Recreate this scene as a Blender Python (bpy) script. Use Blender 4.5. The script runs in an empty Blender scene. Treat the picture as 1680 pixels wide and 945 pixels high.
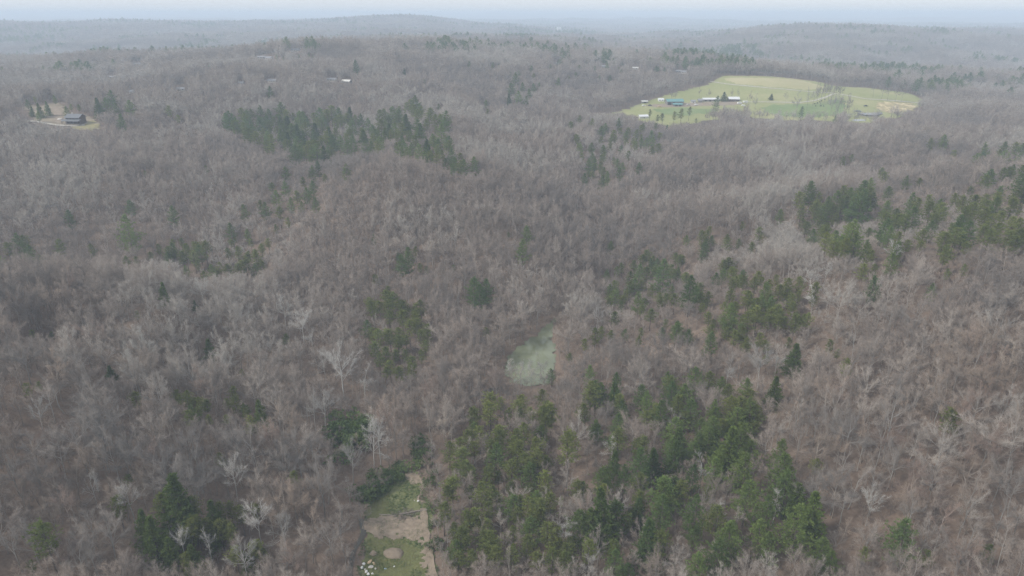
import bpy, math, random
import numpy as np
random.seed(7); rng = np.random.default_rng(7)
R = math.radians
SC = bpy.context.scene
COL = SC.collection

# ------------------------------------------------------------------ camera
CAMZ, PITCH, F, IW, IH = 150.0, R(21.9), 1120.0, 1680.0, 945.0
cp, sp = math.cos(PITCH), math.sin(PITCH)
cam = bpy.data.objects.new('drone_camera', bpy.data.cameras.new('drone_camera'))
COL.objects.link(cam); SC.camera = cam
cam.location = (0, 0, CAMZ); cam.rotation_euler = (R(90) - PITCH, 0, 0)
cam.data.sensor_width = 36; cam.data.lens = 36 * F / IW
cam.data.clip_start = 1; cam.data.clip_end = 60000

# ------------------------------------------------------------------ sky, sun, exposure
SUN_EL, SUN_AZ = R(44), R(-115)
w = bpy.data.worlds.new('World'); SC.world = w; w.use_nodes = True
nt = w.node_tree; bg = nt.nodes['Background']
sky = nt.nodes.new('ShaderNodeTexSky'); sky.sky_type = 'NISHITA'; sky.sun_disc = False
sky.sun_elevation = SUN_EL; sky.sun_rotation = SUN_AZ
sky.air_density = 1.0; sky.dust_density = 1.0; sky.ozone_density = 1.0
hs = nt.nodes.new('ShaderNodeHueSaturation'); hs.inputs['Saturation'].default_value = 0.42
nt.links.new(sky.outputs[0], hs.inputs['Color'])
veil = nt.nodes.new('ShaderNodeMix'); veil.data_type = 'RGBA'; veil.inputs[0].default_value = .80      # an even deck of pale cloud over the sky
nt.links.new(hs.outputs[0], veil.inputs[6]); veil.inputs[7].default_value = (3.05, 3.2, 3.42, 1); nt.links.new(veil.outputs[2], bg.inputs['Color'])
bg.inputs['Strength'].default_value = 0.105
sd = bpy.data.lights.new('sun', 'SUN'); sd.energy = 1.5; sd.angle = R(14); sd.color = (1, .96, .90)
so = bpy.data.objects.new('sun', sd); COL.objects.link(so)
so.rotation_euler = (R(90) - SUN_EL, 0, math.pi - SUN_AZ)
SC.view_settings.view_transform = 'Standard'; SC.view_settings.look = 'None'
SC.view_settings.exposure = 1.24; SC.view_settings.gamma = 1.0
SC.cycles.use_denoising = True; SC.cycles.denoising_prefilter = 'NONE'; SC.cycles.denoising_input_passes = 'RGB_ALBEDO_NORMAL'; SC.cycles.use_adaptive_sampling = False; SC.cycles.filter_width = 1.5; SC.cycles.sample_clamp_direct = 4; SC.cycles.sample_clamp_indirect = 2
SC.cycles.max_bounces = 5; SC.cycles.diffuse_bounces = 3; SC.cycles.glossy_bounces = 1
SC.cycles.transparent_max_bounces = 4; SC.cycles.volume_bounces = 1
HAZE_DENSITY = 2.8e-4

# ------------------------------------------------------------------ numbers: terrain
def ray(px, py):
    a = (px - IW / 2) / F; b = (IH / 2 - py) / F
    return a, cp + b * sp, -sp + b * cp
def vnoise(x, y, seed):
    """smooth value noise in -1..1"""
    xi, yi = np.floor(x), np.floor(y); fx, fy = x - xi, y - yi
    fx = fx * fx * (3 - 2 * fx); fy = fy * fy * (3 - 2 * fy)
    def h(i, j):
        v = np.sin(i * 127.1 + j * 311.7 + seed * 74.7) * 43758.5453
        return (v - np.floor(v)) * 2 - 1
    return (h(xi, yi) * (1 - fx) + h(xi + 1, yi) * fx) * (1 - fy) + (h(xi, yi + 1) * (1 - fx) + h(xi + 1, yi + 1) * fx) * fy

CP = []
def gp(px, py, z):          # ground seen at a pixel with a known height
    a, b, c = ray(px, py); t = (z - CAMZ) / c
    CP.append((a * t, b * t, z))
def dp(px, dist, z):        # ground at a bearing and distance
    CP.append(((px - IW / 2) / F * (dist * cp + (CAMZ - z) * sp), dist, z))
def crest(px, py, dist, tree=17):   # ridge line whose tree tops show at a pixel
    a, b, c = ray(px, py); z = CAMZ + dist * c / b
    CP.append((a * dist / b, dist, z - tree))
for q in [(650,945,0),(650,850,0),(660,770,1),(740,660,2),(870,600,3),(910,530,4),(960,450,8),(985,380,13),(960,300,22),(900,230,32),(850,170,44),
          (400,945,6),(200,945,14),(0,945,22),(400,800,9),(150,800,20),(0,760,28),(500,650,5),(0,530,38),(120,470,40),(280,510,31),(400,560,14),
          (0,432,16),(0,485,42),(150,430,11),(60,620,38),(300,690,20),(110,570,22),(330,600,9),(300,430,9),(430,440,9),(560,540,8),(560,650,3),
          (0,330,36),(200,320,36),(400,330,28),(620,268,55),(620,330,40),(700,420,24),(560,440,16),(780,292,45),(440,300,34),
          (480,205,42),(560,218,42),(400,200,48),(680,200,48),(120,195,58),(250,200,54),(0,175,58),(0,158,62),(60,148,65),(200,137,68),(330,127,71),
          (450,114,75),(600,103,80),(720,100,82),(850,92,82),(1000,95,78),(1100,102,70),
          (1100,204,30),(1250,200,29),(1400,204,29),(1500,190,32),(1010,185,33),(1250,165,42),(1180,150,46),(1330,150,46),(1430,186,36),(1400,160,45),
          (1180,126,62),(1260,127,62),(1330,136,58),(1410,149,52),(1490,155,47),(1560,170,40),
          (1680,945,20),(1400,945,13),(1100,945,6),(900,945,2),(1680,700,38),(1400,700,25),(1200,700,15),(1000,700,7),(1290,600,22),(1100,600,11),(1680,550,46),(1000,562,12),(1150,505,26),(1310,455,37),(1450,420,46),(1060,470,4),(1200,428,10),(1360,392,20),(1480,370,30),(1450,520,36),
          (1180,375,28),(1360,325,42),(1560,292,54),(1230,330,14),(1420,288,24),(1620,255,40),(1680,400,52),(1680,310,54),(1120,310,22),(1200,270,29),(1680,230,50),(1500,250,40),(1300,240,30),(1680,180,48),
          (-400,945,30),(-400,600,40),(-400,300,48),(2080,945,35),(2080,600,52),(2080,300,56)]: gp(*q)
for q in [(0,2050,18),(80,1950,14),(250,2100,26),(400,2200,42),(-600,2000,20),(-600,1000,70),(0,2800,66),(250,2800,66),(0,5200,45),(300,5200,45),(-600,4500,60),
          (600,2600,62),(800,2500,64),(950,2300,58),(520,2100,60),(600,6500,40),(800,6000,35),(900,5000,38),(1000,4800,30),(1100,4600,30),
          (1060,2000,44),(1200,1750,24),(1400,1600,18),(1550,1700,14),(1680,1900,14),(1300,2200,58),(1500,2200,50),(1300,4600,35),(1600,4600,35),(2200,1800,30),(2200,3000,80),(2200,5000,50)]: dp(*q)
for q in [(-300,34,3600),(0,35,3600),(150,35,3600),(280,37,3500),(400,42,3400),(470,44,3400),(530,35,4300),(580,27,4400),(640,24,4400),(720,27,4400),(790,39,4200),(860,46,3800),(930,53,3500),(1000,62,3200),
          (1130,64,2700),(1200,56,2700),(1280,38,2800),(1380,38,2800),(1450,41,2800),(1550,49,2700),(1640,57,2600),(1720,60,2600)]: crest(*q)
for px in (-600,0,300,600,900,1200,1500,1680,2200):
    crest(px, 38, 7000, 8); crest(px, 31, 10000, 8); crest(px, 26, 14000, 5)
CP = np.array(CP)
def uv(x, y):
    r = np.maximum(np.hypot(x, y), 60.0)
    return np.arctan2(x, y) * 1.25, np.log(r)
cu, cv = uv(CP[:, 0], CP[:, 1])
def phi(d2): return np.sqrt(d2 + 0.03 ** 2)
A = phi((cu[:, None] - cu) ** 2 + (cv[:, None] - cv) ** 2) - 0.012 * np.eye(len(cu))
n_ = len(cu)
M_ = np.zeros((n_ + 1, n_ + 1)); M_[:n_, :n_] = A; M_[:n_, n_] = 1; M_[n_, :n_] = 1
rhs = np.append(CP[:, 2], 0)
SOL = np.linalg.solve(M_, rhs); WT, C0 = SOL[:n_], SOL[n_]
def raw_height(x, y):
    u, v = uv(x, y); out = np.full(u.shape, C0)
    for k in range(n_): out += WT[k] * phi((u - cu[k]) ** 2 + (v - cv[k]) ** 2)
    r = np.hypot(x, y)
    amp = np.clip((r - 150) / 280, 0, 1) * (1 - np.exp(-((x - 8) / 40) ** 2) * (r < 420))
    n = 2.5 * vnoise(x / 70, y / 70, 1) + 11 * vnoise(x / 170, y / 170, 2) + 9 * vnoise(x / 340, y / 340, 6)
    farm = np.exp(-(((x - 370) / 260) ** 2 + ((y - 960) / 260) ** 2))
    out = out + n * amp * (1 - farm * .9) + np.clip((r - 2200) / 1500, 0, 1) * (9 * vnoise(x / 520, y / 520, 3) + 5 * vnoise(x / 240, y / 240, 4))
    out = out + np.clip((r - 5500) / 2500, 0, 1) * 22 * vnoise(x / 1800, y / 1200, 9)
    return np.minimum(out, 150)
TH0, TH1, NT = R(-72), R(72), 420
R0, R1, NR = 14.0, 17000.0, 720
TH = np.linspace(TH0, TH1, NT); LR = np.linspace(math.log(R0), math.log(R1), NR)
GT, GL = np.meshgrid(TH, LR)
GX, GY = np.exp(GL) * np.sin(GT), np.exp(GL) * np.cos(GT)
GZ = raw_height(GX, GY)
def height(x, y):
    x = np.asarray(x, float); y = np.asarray(y, float)
    t = np.clip((np.arctan2(x, y) - TH0) / (TH1 - TH0) * (NT - 1), 0, NT - 1.001)
    l = np.clip((np.log(np.maximum(np.hypot(x, y), R0)) - LR[0]) / (LR[-1] - LR[0]) * (NR - 1), 0, NR - 1.001)
    i, j = t.astype(int), l.astype(int); ft, fl = t - i, l - j
    return (GZ[j, i] * (1 - ft) + GZ[j, i + 1] * ft) * (1 - fl) + (GZ[j + 1, i] * (1 - ft) + GZ[j + 1, i + 1] * ft) * fl
# the pond lies level: sink its bed
def unproject(px, py):
    """first hit of a pixel's ray with the terrain"""
    px = np.atleast_1d(np.asarray(px, float)); py = np.atleast_1d(np.asarray(py, float))
    a, b, c = ray(px, py)
    t = np.full(px.shape, np.nan)
    prev = np.full(px.shape, 40.0)
    for d in np.exp(np.linspace(math.log(60), math.log(16000), 900)):
        tt = d / b
        hit = np.isnan(t) & (CAMZ + tt * c < height(a * tt, b * tt))
        if hit.any():
            lo, hi = prev[hit] / b[hit], tt[hit]
            for _ in range(14):
                m = (lo + hi) / 2
                under = CAMZ + m * c[hit] < height(a[hit] * m, b[hit] * m)
                hi = np.where(under, m, hi); lo = np.where(under, lo, m)
            t[hit] = hi
        prev = np.where(np.isnan(t), d, prev)
    t = np.where(np.isnan(t), 16000 / b, t)
    x, y = a * t, b * t
    return x, y, height(x, y)
def project(x, y, z):
    zz = z - CAMZ; dep = y * cp - zz * sp; up = y * sp + zz * cp
    return IW / 2 + F * x / dep, IH / 2 - F * up / dep, dep
def inside(x, y, poly):
    x = np.asarray(x); y = np.asarray(y); r = np.zeros(x.shape, bool); n = len(poly)
    for i in range(n):
        x0, y0 = poly[i]; x1, y1 = poly[(i + 1) % n]
        if y0 == y1: continue
        r ^= ((y0 > y) != (y1 > y)) & (x < (x1 - x0) * (y - y0) / (y1 - y0) + x0)
    return r
def wpoly(pts):
    x, y, z = unproject([p[0] for p in pts], [p[1] for p in pts]); return list(zip(x, y))
def smooth(poly, n=2):
    for _ in range(n):
        q = []
        for i in range(len(poly)):
            a, b = poly[i], poly[(i + 1) % len(poly)]
            q += [(a[0] * .75 + b[0] * .25, a[1] * .75 + b[1] * .25), (a[0] * .25 + b[0] * .75, a[1] * .25 + b[1] * .75)]
        poly = q
    return poly

# ------------------------------------------------------------------ materials
def new_mat(name):
    m = bpy.data.materials.new(name); m.use_nodes = True
    b = m.node_tree.nodes['Principled BSDF']; b.inputs['Roughness'].default_value = .9
    b.inputs['Specular IOR Level'].default_value = .15
    return m, m.node_tree, b
def nod(t, kind, **kw):
    n = t.nodes.new(kind)
    for k, v in kw.items():
        if hasattr(n, k): setattr(n, k, v)
        else: n.inputs[k.replace('_', ' ')].default_value = v
    return n
def ramp(t, src, stops):
    r = t.nodes.new('ShaderNodeValToRGB'); e = r.color_ramp.elements
    while len(e) < len(stops): e.new(.5)
    for q, (p, c) in zip(e, stops): q.position = p; q.color = (*c, 1)
    t.links.new(src, r.inputs[0]); return r.outputs[0]
def mixc(t, f, a, b, mode='MIX'):
    m = t.nodes.new('ShaderNodeMix'); m.data_type = 'RGBA'; m.blend_type = mode
    for s, v in ((0, f), (6, a), (7, b)):
        if isinstance(v, (int, float)): m.inputs[s].default_value = v
        elif isinstance(v, tuple): m.inputs[s].default_value = (*v, 1)
        else: t.links.new(v, m.inputs[s])
    return m.outputs[2]
def noise_at(t, vec, scale, detail=3):
    n = nod(t, 'ShaderNodeTexNoise'); n.inputs['Scale'].default_value = scale; n.inputs['Detail'].default_value = detail
    t.links.new(vec, n.inputs['Vector']); return n.outputs['Fac']
def pos(t): return t.nodes.new('ShaderNodeNewGeometry').outputs['Position']
def plant_mat(name, c1, c2, var=.35, patch=1 / 90, tint=True, grain=None, leafy=0, c3=None):
    """colour differs from plant to plant and drifts from patch to patch of woodland"""
    m, t, b = new_mat(name)
    oi = t.nodes.new('ShaderNodeObjectInfo')
    n = noise_at(t, oi.outputs['Location'], patch, 2)
    add = nod(t, 'ShaderNodeMath', operation='MULTIPLY_ADD'); t.links.new(oi.outputs['Random'], add.inputs[0]); add.inputs[1].default_value = .55
    sub = nod(t, 'ShaderNodeMath', operation='MULTIPLY_ADD'); t.links.new(n, sub.inputs[0]); sub.inputs[1].default_value = 3.4; sub.inputs[2].default_value = -1.48
    t.links.new(sub.outputs[0], add.inputs[2])
    col = ramp(t, add.outputs[0], [(0, c1), (1, c2)] if not c3 else [(0, c1), (.5, c2), (1, c3)])
    mr = nod(t, 'ShaderNodeMapRange'); mr.inputs['To Min'].default_value = 1 - var; mr.inputs['To Max'].default_value = 1 + var
    t.links.new(oi.outputs['Random'], mr.inputs[0])
    g = nod(t, 'ShaderNodeCombineColor'); [t.links.new(mr.outputs[0], g.inputs[i]) for i in range(3)]
    col = mixc(t, 1., col, g.outputs[0], 'MULTIPLY')
    if tint: col = mixc(t, 1., col, oi.outputs['Color'], 'MULTIPLY')
    if grain:
        gn = noise_at(t, pos(t), grain, 2)
        gg = ramp(t, gn, [(.3, (.7, .7, .7)), (.7, (1.3, 1.3, 1.3))]); col = mixc(t, 1., col, gg, 'MULTIPLY')
    t.links.new(col, b.inputs['Base Color'])
    if leafy:        # needles let some light through
        tr = t.nodes.new('ShaderNodeBsdfTranslucent'); mx = t.nodes.new('ShaderNodeMixShader'); mx.inputs[0].default_value = leafy
        t.links.new(col, tr.inputs['Color']); t.links.new(b.outputs[0], mx.inputs[1]); t.links.new(tr.outputs[0], mx.inputs[2])
        t.links.new(mx.outputs[0], t.nodes['Material Output'].inputs['Surface'])
    return m
MAT = {}
MAT['bark'] = plant_mat('bare_tree_bark', (.22, .205, .19), (.31, .29, .265), .15)
MAT['twig'] = plant_mat('bare_tree_twigs', (.212, .192, .175), (.280, .238, .205), .15, 1 / 110, c3=(.335, .315, .286))
MAT['pale'] = plant_mat('pale_bark', (.36, .345, .32), (.45, .43, .40), .15)
MAT['pine_bark'] = plant_mat('pine_bark', (.11, .09, .08), (.15, .12, .10), .2)
MAT['pine'] = plant_mat('pine_needles', (.120, .185, .060), (.160, .210, .058), .15, 1 / 60, grain=.9, leafy=.45)
MAT['scrub'] = plant_mat('scrub_pine_needles', (.160, .195, .058), (.195, .215, .062), .15, 1 / 60, grain=.9, leafy=.45)
MAT['hemlock'] = plant_mat('dense_needles', (.095, .145, .042), (.130, .175, .044), .15, 1 / 60, grain=.9, leafy=.45)
MAT['shrub'] = plant_mat('evergreen_shrub_leaves', (.095, .150, .050), (.13, .175, .060), .2, 1 / 20, grain=1.2, leafy=.3)
MAT['brush'] = plant_mat('dry_brush', (.20, .165, .13), (.26, .21, .15), .3, 1 / 30)
def ground_mat(name, stops, s1, s2, bump=.3, mixf=.5):
    m, t, b = new_mat(name); p = pos(t)
    n1 = noise_at(t, p, s1, 5); n2 = noise_at(t, p, s2, 4)
    a = nod(t, 'ShaderNodeMix'); a.data_type = 'FLOAT'; a.inputs[0].default_value = mixf
    t.links.new(n1, a.inputs[2]); t.links.new(n2, a.inputs[3])
    t.links.new(ramp(t, a.outputs[0], stops), b.inputs['Base Color'])
    bn = nod(t, 'ShaderNodeBump'); bn.inputs['Strength'].default_value = bump; bn.inputs['Distance'].default_value = .3
    t.links.new(n2, bn.inputs['Height']); t.links.new(bn.outputs[0], b.inputs['Normal']); return m
MAT['litter'] = ground_mat('leaf_litter', [(.3, (.110, .082, .064)), (.5, (.162, .120, .092)), (.7, (.205, .16, .125))], 1 / 40, 1.1)
MAT['pasture'] = ground_mat('pasture_grass', [(.32, (.20, .22, .085)), (.5, (.25, .255, .11)), (.68, (.33, .305, .16))], 1 / 55, .25, .1, .35)
MAT['grass'] = ground_mat('clearing_grass', [(.3, (.20, .16, .115)), (.42, (.12, .135, .058)), (.58, (.15, .155, .070)), (.72, (.22, .19, .12))], 1 / 6, .9, .6)
MAT['weeds'] = ground_mat('green_weeds', [(.3, (.15, .125, .08)), (.45, (.105, .11, .045)), (.6, (.135, .14, .055)), (.75, (.19, .165, .10))], 1 / 3, 1.3, .8)
MAT['dirt'] = ground_mat('bare_dirt', [(.3, (.17, .135, .10)), (.45, (.23, .185, .14)), (.6, (.28, .225, .17)), (.72, (.34, .28, .21))], 1 / 3.5, .8, .7)
MAT['gravel'] = ground_mat('pale_gravel', [(.3, (.34, .32, .27)), (.7, (.46, .43, .38))], 1 / 4, 2., .3)
MAT['yard'] = ground_mat('yard_dirt', [(.3, (.17, .145, .10)), (.5, (.23, .19, .14)), (.7, (.30, .25, .18))], 1 / 14, .4, .3)
MAT['meadow'] = ground_mat('fresh_meadow_grass', [(.32, (.135, .185, .07)), (.5, (.165, .21, .085)), (.68, (.22, .235, .11))], 1 / 35, .25, .1, .35)
MAT['hay'] = ground_mat('tan_hay_field', [(.3, (.29, .27, .13)), (.5, (.34, .31, .165)), (.7, (.39, .35, .21))], 1 / 45, .25, .1, .35)
MAT['stubble'] = ground_mat('dry_stubble', [(.38, (.22, .20, .11)), (.5, (.34, .28, .15)), (.6, (.52, .44, .27))], 1 / 7, .3, .2)
MAT['lawn'] = ground_mat('tan_lawn', [(.3, (.20, .19, .09)), (.6, (.28, .24, .13)), (.75, (.34, .26, .18))], 1 / 14, .3, .2)
def plain(name, c, rough=.6, spec=.3, s=.8, v=.12):
    m, t, b = new_mat(name); b.inputs['Roughness'].default_value = rough; b.inputs['Specular IOR Level'].default_value = spec
    n = noise_at(t, pos(t), s, 3)
    t.links.new(ramp(t, n, [(.3, tuple(x * (1 - v) for x in c)), (.7, tuple(min(1, x * (1 + v)) for x in c))]), b.inputs['Base Color']); return m
MAT['white'] = plain('white_paint', (.78, .78, .76)); MAT['roof_grey'] = plain('grey_shingle', (.22, .22, .23)); MAT['roof_dark'] = plain('dark_shingle', (.07, .075, .08))
MAT['roof_log'] = plain('slate_shingle', (.13, .135, .145)); MAT['roof_white'] = plain('white_metal_roof', (.58, .59, .60), .5); MAT['roof_green'] = plain('blue_green_metal_roof', (.11, .24, .24), .4); MAT['log'] = plain('dark_log_wall', (.10, .07, .055))
MAT['glass'] = plain('window_glass', (.03, .035, .04), .1, .5); MAT['siding'] = plain('pale_siding', (.55, .54, .50)); MAT['barn_wall'] = plain('weathered_boards', (.20, .19, .18))
MAT['concrete'] = plain('concrete', (.50, .48, .45)); MAT['stone'] = plain('pale_stone', (.45, .42, .38)); MAT['cow'] = plain('black_hide_and_shade', (.02, .018, .018)); MAT['wood'] = plain('grey_deadwood', (.22, .19, .16), .9)
MAT['litter_white'] = plain('white_scrap', (.6, .6, .58)); MAT['litter_tan'] = plain('tan_scrap', (.55, .40, .25)); MAT['litter_blue'] = plain('blue_scrap', (.35, .45, .55))
def water_mat(name, c, rough):
    m, t, b = new_mat(name); b.inputs['Roughness'].default_value = rough; b.inputs['Specular IOR Level'].default_value = .5
    p = pos(t); n = noise_at(t, p, .06, 3)
    t.links.new(ramp(t, n, [(.35, tuple(x * .8 for x in c)), (.65, tuple(x * 1.15 for x in c))]), b.inputs['Base Color'])
    bn = nod(t, 'ShaderNodeBump'); bn.inputs['Strength'].default_value = .12; bn.inputs['Distance'].default_value = .05
    t.links.new(noise_at(t, p, 1.2, 3), bn.inputs['Height']); t.links.new(bn.outputs[0], b.inputs['Normal']); return m
MAT['ditch'] = water_mat('shade_dark_creek_water', (.06, .055, .042), .3)  # colour darkened to take in the shade lying in the ditch
MAT['pond'] = water_mat('murky_green_water', (.150, .165, .098), .05)
MAT['farm_water'] = water_mat('grey_pond_water', (.30, .30, .30), .08)

# ------------------------------------------------------------------ object helpers
def mesh_from(name, V, faces, mat, mats=None, fm=None, smooth_=False):
    me = bpy.data.meshes.new(name)
    if isinstance(faces, np.ndarray):
        nf, k = faces.shape
        me.vertices.add(len(V)); me.vertices.foreach_set('co', np.asarray(V, np.float32).ravel())
        me.loops.add(nf * k); me.polygons.add(nf)
        me.loops.foreach_set('vertex_index', faces.astype(np.int32).ravel())
        me.polygons.foreach_set('loop_start', np.arange(0, nf * k, k, dtype=np.int32))
        me.update(calc_edges=True)
    else: me.from_pydata([tuple(v) for v in V], [], faces)
    for m in (mats or [mat]): me.materials.append(m)
    if fm is not None: me.polygons.foreach_set('material_index', np.asarray(fm, np.int32))
    if smooth_: me.polygons.foreach_set('use_smooth', np.ones(len(me.polygons), bool))
    me.update(); return me
def link(name, me, parent=None, loc=None):
    o = bpy.data.objects.new(name, me); COL.objects.link(o)
    if parent: o.parent = parent
    if loc is not None: o.location = loc
    return o
def tag(o, label=None, cat=None, group=None, kind=None):
    for k, v in (('label', label), ('category', cat), ('group', group), ('kind', kind)):
        if v: o[k] = v
    return o
def thing(name, label, cat, loc, rz=0, group=None):
    o = bpy.data.objects.new(name, None); COL.objects.link(o); o.location = loc; o.rotation_euler = (0, 0, rz)
    o.empty_display_size = .5
    return tag(o, label, cat, group)
class Geo:
    """collects boxes, tapered bars and spikes into one mesh"""
    def __init__(s): s.V = []; s.F = []; s.n = 0
    def add(s, V, Fc):
        V = np.asarray(V, float); s.V.append(V); s.F += [tuple(i + s.n for i in f) for f in Fc]; s.n += len(V)
    def box(s, c, d, rz=0):
        x, y, z = [q / 2 for q in d]; V = np.array([(i * x, j * y, k * z) for k in (-1, 1) for j in (-1, 1) for i in (-1, 1)])
        if rz: cr, sr = math.cos(rz), math.sin(rz); V[:, :2] = V[:, :2] @ np.array([[cr, sr], [-sr, cr]])
        s.add(V + c, [(0, 2, 3, 1), (4, 5, 7, 6), (0, 1, 5, 4), (2, 6, 7, 3), (0, 4, 6, 2), (1, 3, 7, 5)])
    def build(s, name, mat, parent=None, loc=None, smooth_=False):
        return link(name, mesh_from(name, np.vstack(s.V), s.F, mat, smooth_=smooth_), parent, loc)
def bars(P0, P1, r0, r1, n=3):
    """tapered n-sided bars between point arrays -> V, quads"""
    P0 = np.asarray(P0, float); P1 = np.asarray(P1, float); N = len(P0)
    r0 = np.broadcast_to(r0, N).astype(float); r1 = np.broadcast_to(r1, N).astype(float)
    d = P1 - P0; d /= np.maximum(np.linalg.norm(d, axis=1), 1e-6)[:, None]
    ref = np.where(np.abs(d[:, 2:3]) > .9, np.array([[1., 0, 0]]), np.array([[0, 0, 1.]]))
    a = np.cross(d, ref); a /= np.linalg.norm(a, axis=1)[:, None]; b = np.cross(d, a)
    ang = np.arange(n) * 2 * math.pi / n
    ring = a[:, None] * np.cos(ang)[None, :, None] + b[:, None] * np.sin(ang)[None, :, None]
    V = np.concatenate([P0[:, None] + ring * r0[:, None, None], P1[:, None] + ring * r1[:, None, None]], 1)
    base = np.arange(N)[:, None] * 2 * n; k = np.arange(n); k2 = (k + 1) % n
    Fq = np.stack([base + k, base + k2, base + n + k2, base + n + k], 2).reshape(-1, 4)
    return V.reshape(-1, 3), Fq
def spikes(P0, P1, r):
    """three-sided pointed twigs -> V, tris"""
    P0 = np.asarray(P0, float); P1 = np.asarray(P1, float); N = len(P0)
    d = P1 - P0; d /= np.maximum(np.linalg.norm(d, axis=1), 1e-6)[:, None]
    ref = np.where(np.abs(d[:, 2:3]) > .9, np.array([[1., 0, 0]]), np.array([[0, 0, 1.]]))
    a = np.cross(d, ref); a /= np.linalg.norm(a, axis=1)[:, None]; b = np.cross(d, a)
    ang = np.arange(3) * 2 * math.pi / 3
    ring = a[:, None] * np.cos(ang)[None, :, None] + b[:, None] * np.sin(ang)[None, :, None]
    V = np.concatenate([P0[:, None] + ring * np.broadcast_to(r, N)[:, None, None], P1[:, None]], 1)
    base = np.arange(N)[:, None] * 4; k = np.arange(3); k2 = (k + 1) % 3
    Ft = np.stack([base + k, base + k2, np.broadcast_to(base + 3, (N, 3))], 2).reshape(-1, 3)
    return V.reshape(-1, 3), Ft
def tri(Fq): return np.concatenate([Fq[:, [0, 1, 2]], Fq[:, [0, 2, 3]]])
def merge(parts):
    V, Fs, o = [], [], 0
    for v, f in parts:
        V.append(v); Fs.append(f + o); o += len(v)
    return np.vstack(V), np.concatenate(Fs)
def unit(v): return v / np.maximum(np.linalg.norm(v, axis=-1, keepdims=True), 1e-6)

# ------------------------------------------------------------------ ground
def build_ground():
    V = np.stack([GX.ravel(), GY.ravel(), GZ.ravel()], 1)
    i, j = np.meshgrid(np.arange(NT - 1), np.arange(NR - 1)); k = (j * NT + i).ravel()
    Fq = np.stack([k, k + 1, k + NT + 1, k + NT], 1)
    o = link('ground', mesh_from('ground', V, Fq, MAT['litter'], smooth_=True)); tag(o, kind='structure'); return o
POND = smooth(wpoly([(916,522),(905,545),(912,575),(914,610),(906,632),(870,640),(836,636),(820,610),(838,578),(862,560),(890,540),(905,525)]), 2)
POND_Z = float(np.median([height(a, b) for a, b in POND])) + .6
_pa = np.array(POND); _near = (np.abs(GX - _pa[:, 0].mean()) < 90) & (np.abs(GY - _pa[:, 1].mean()) < 110)      # the water lies level in a banked hollow
_d = np.min(np.hypot(GX[_near][:, None] - _pa[:, 0], GY[_near][:, None] - _pa[:, 1]), 1); _in = inside(GX[_near], GY[_near], POND)
_z = GZ[_near]; _w = np.clip(1 - _d / 16, 0, 1)
GZ[_near] = np.where(_in, POND_Z - np.clip(_d * .25, .1, 1.2), np.maximum(_z, _z + (POND_Z + .35 - _z) * np.clip(_w * 1.6, 0, 1)))
build_ground()
def sheet(name, poly, mat, lift, step, kind='structure', level=None, rag=0):
    """a patch of ground cover following the terrain inside an outline"""
    xs, ys = [p[0] for p in poly], [p[1] for p in poly]
    X, Y = np.meshgrid(np.arange(min(xs) - step, max(xs) + step, step), np.arange(min(ys) - step, max(ys) + step, step))
    jx = X + (vnoise(X / (rag or 1), Y / (rag or 1), 11) * rag * .5 if rag else 0); jy = Y + (vnoise(X / (rag or 1), Y / (rag or 1), 12) * rag * .5 if rag else 0)
    if rag: jx = jx + vnoise(X / rag * 3, Y / rag * 3, 13) * rag * .22 + rng.normal(0, rag * .10, X.shape); jy = jy + vnoise(X / rag * 3, Y / rag * 3, 14) * rag * .22 + rng.normal(0, rag * .10, X.shape)
    m = inside(jx, jy, poly); Z = height(X, Y) + lift if level is None else np.full(X.shape, level)
    ny, nx = X.shape; idx = np.arange(ny * nx).reshape(ny, nx)
    q = m[:-1, :-1] & m[1:, :-1] & m[:-1, 1:] & m[1:, 1:]
    Fq = np.stack([idx[:-1, :-1][q], idx[:-1, 1:][q], idx[1:, 1:][q], idx[1:, :-1][q]], 1)
    used = np.unique(Fq); re = np.zeros(ny * nx, int); re[used] = np.arange(len(used))
    V = np.stack([X.ravel(), Y.ravel(), Z.ravel()], 1)[used]
    o = link(name, mesh_from(name, V, re[Fq], mat, smooth_=True)); tag(o, kind=kind); return o
def track(name, pix, width, mat, lift, step=2.0):
    x, y, z = unproject([p[0] for p in pix], [p[1] for p in pix])
    d = np.concatenate([[0], np.cumsum(np.hypot(np.diff(x), np.diff(y)))]); s = np.arange(0, d[-1], step)
    X, Y = np.interp(s, d, x), np.interp(s, d, y)
    for _ in range(6): X[1:-1] = (X[:-2] + X[1:-1] * 2 + X[2:]) / 4; Y[1:-1] = (Y[:-2] + Y[1:-1] * 2 + Y[2:]) / 4
    tx, ty = np.gradient(X), np.gradient(Y); L = np.hypot(tx, ty); nx, ny = -ty / L, tx / L
    W = width * (.5 + .14 * vnoise(s / 9, s * 0, 5) + .10 * vnoise(s / 2, s * 0, 6))
    cols = []
    for k in (-1, -.5, 0, .5, 1): cols.append(np.stack([X + nx * W * k, Y + ny * W * k], 1))
    P = np.stack(cols, 1); V = np.concatenate([P, height(P[..., 0], P[..., 1])[..., None] + lift], 2)
    n = len(s); idx = np.arange(n * 5).reshape(n, 5)
    Fq = np.stack([idx[:-1, :-1], idx[:-1, 1:], idx[1:, 1:], idx[1:, :-1]], -1).reshape(-1, 4)[:, ::-1]
    o = link(name, mesh_from(name, V.reshape(-1, 3), Fq, mat, smooth_=True)); tag(o, kind='structure'); return list(zip(X, Y))

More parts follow.
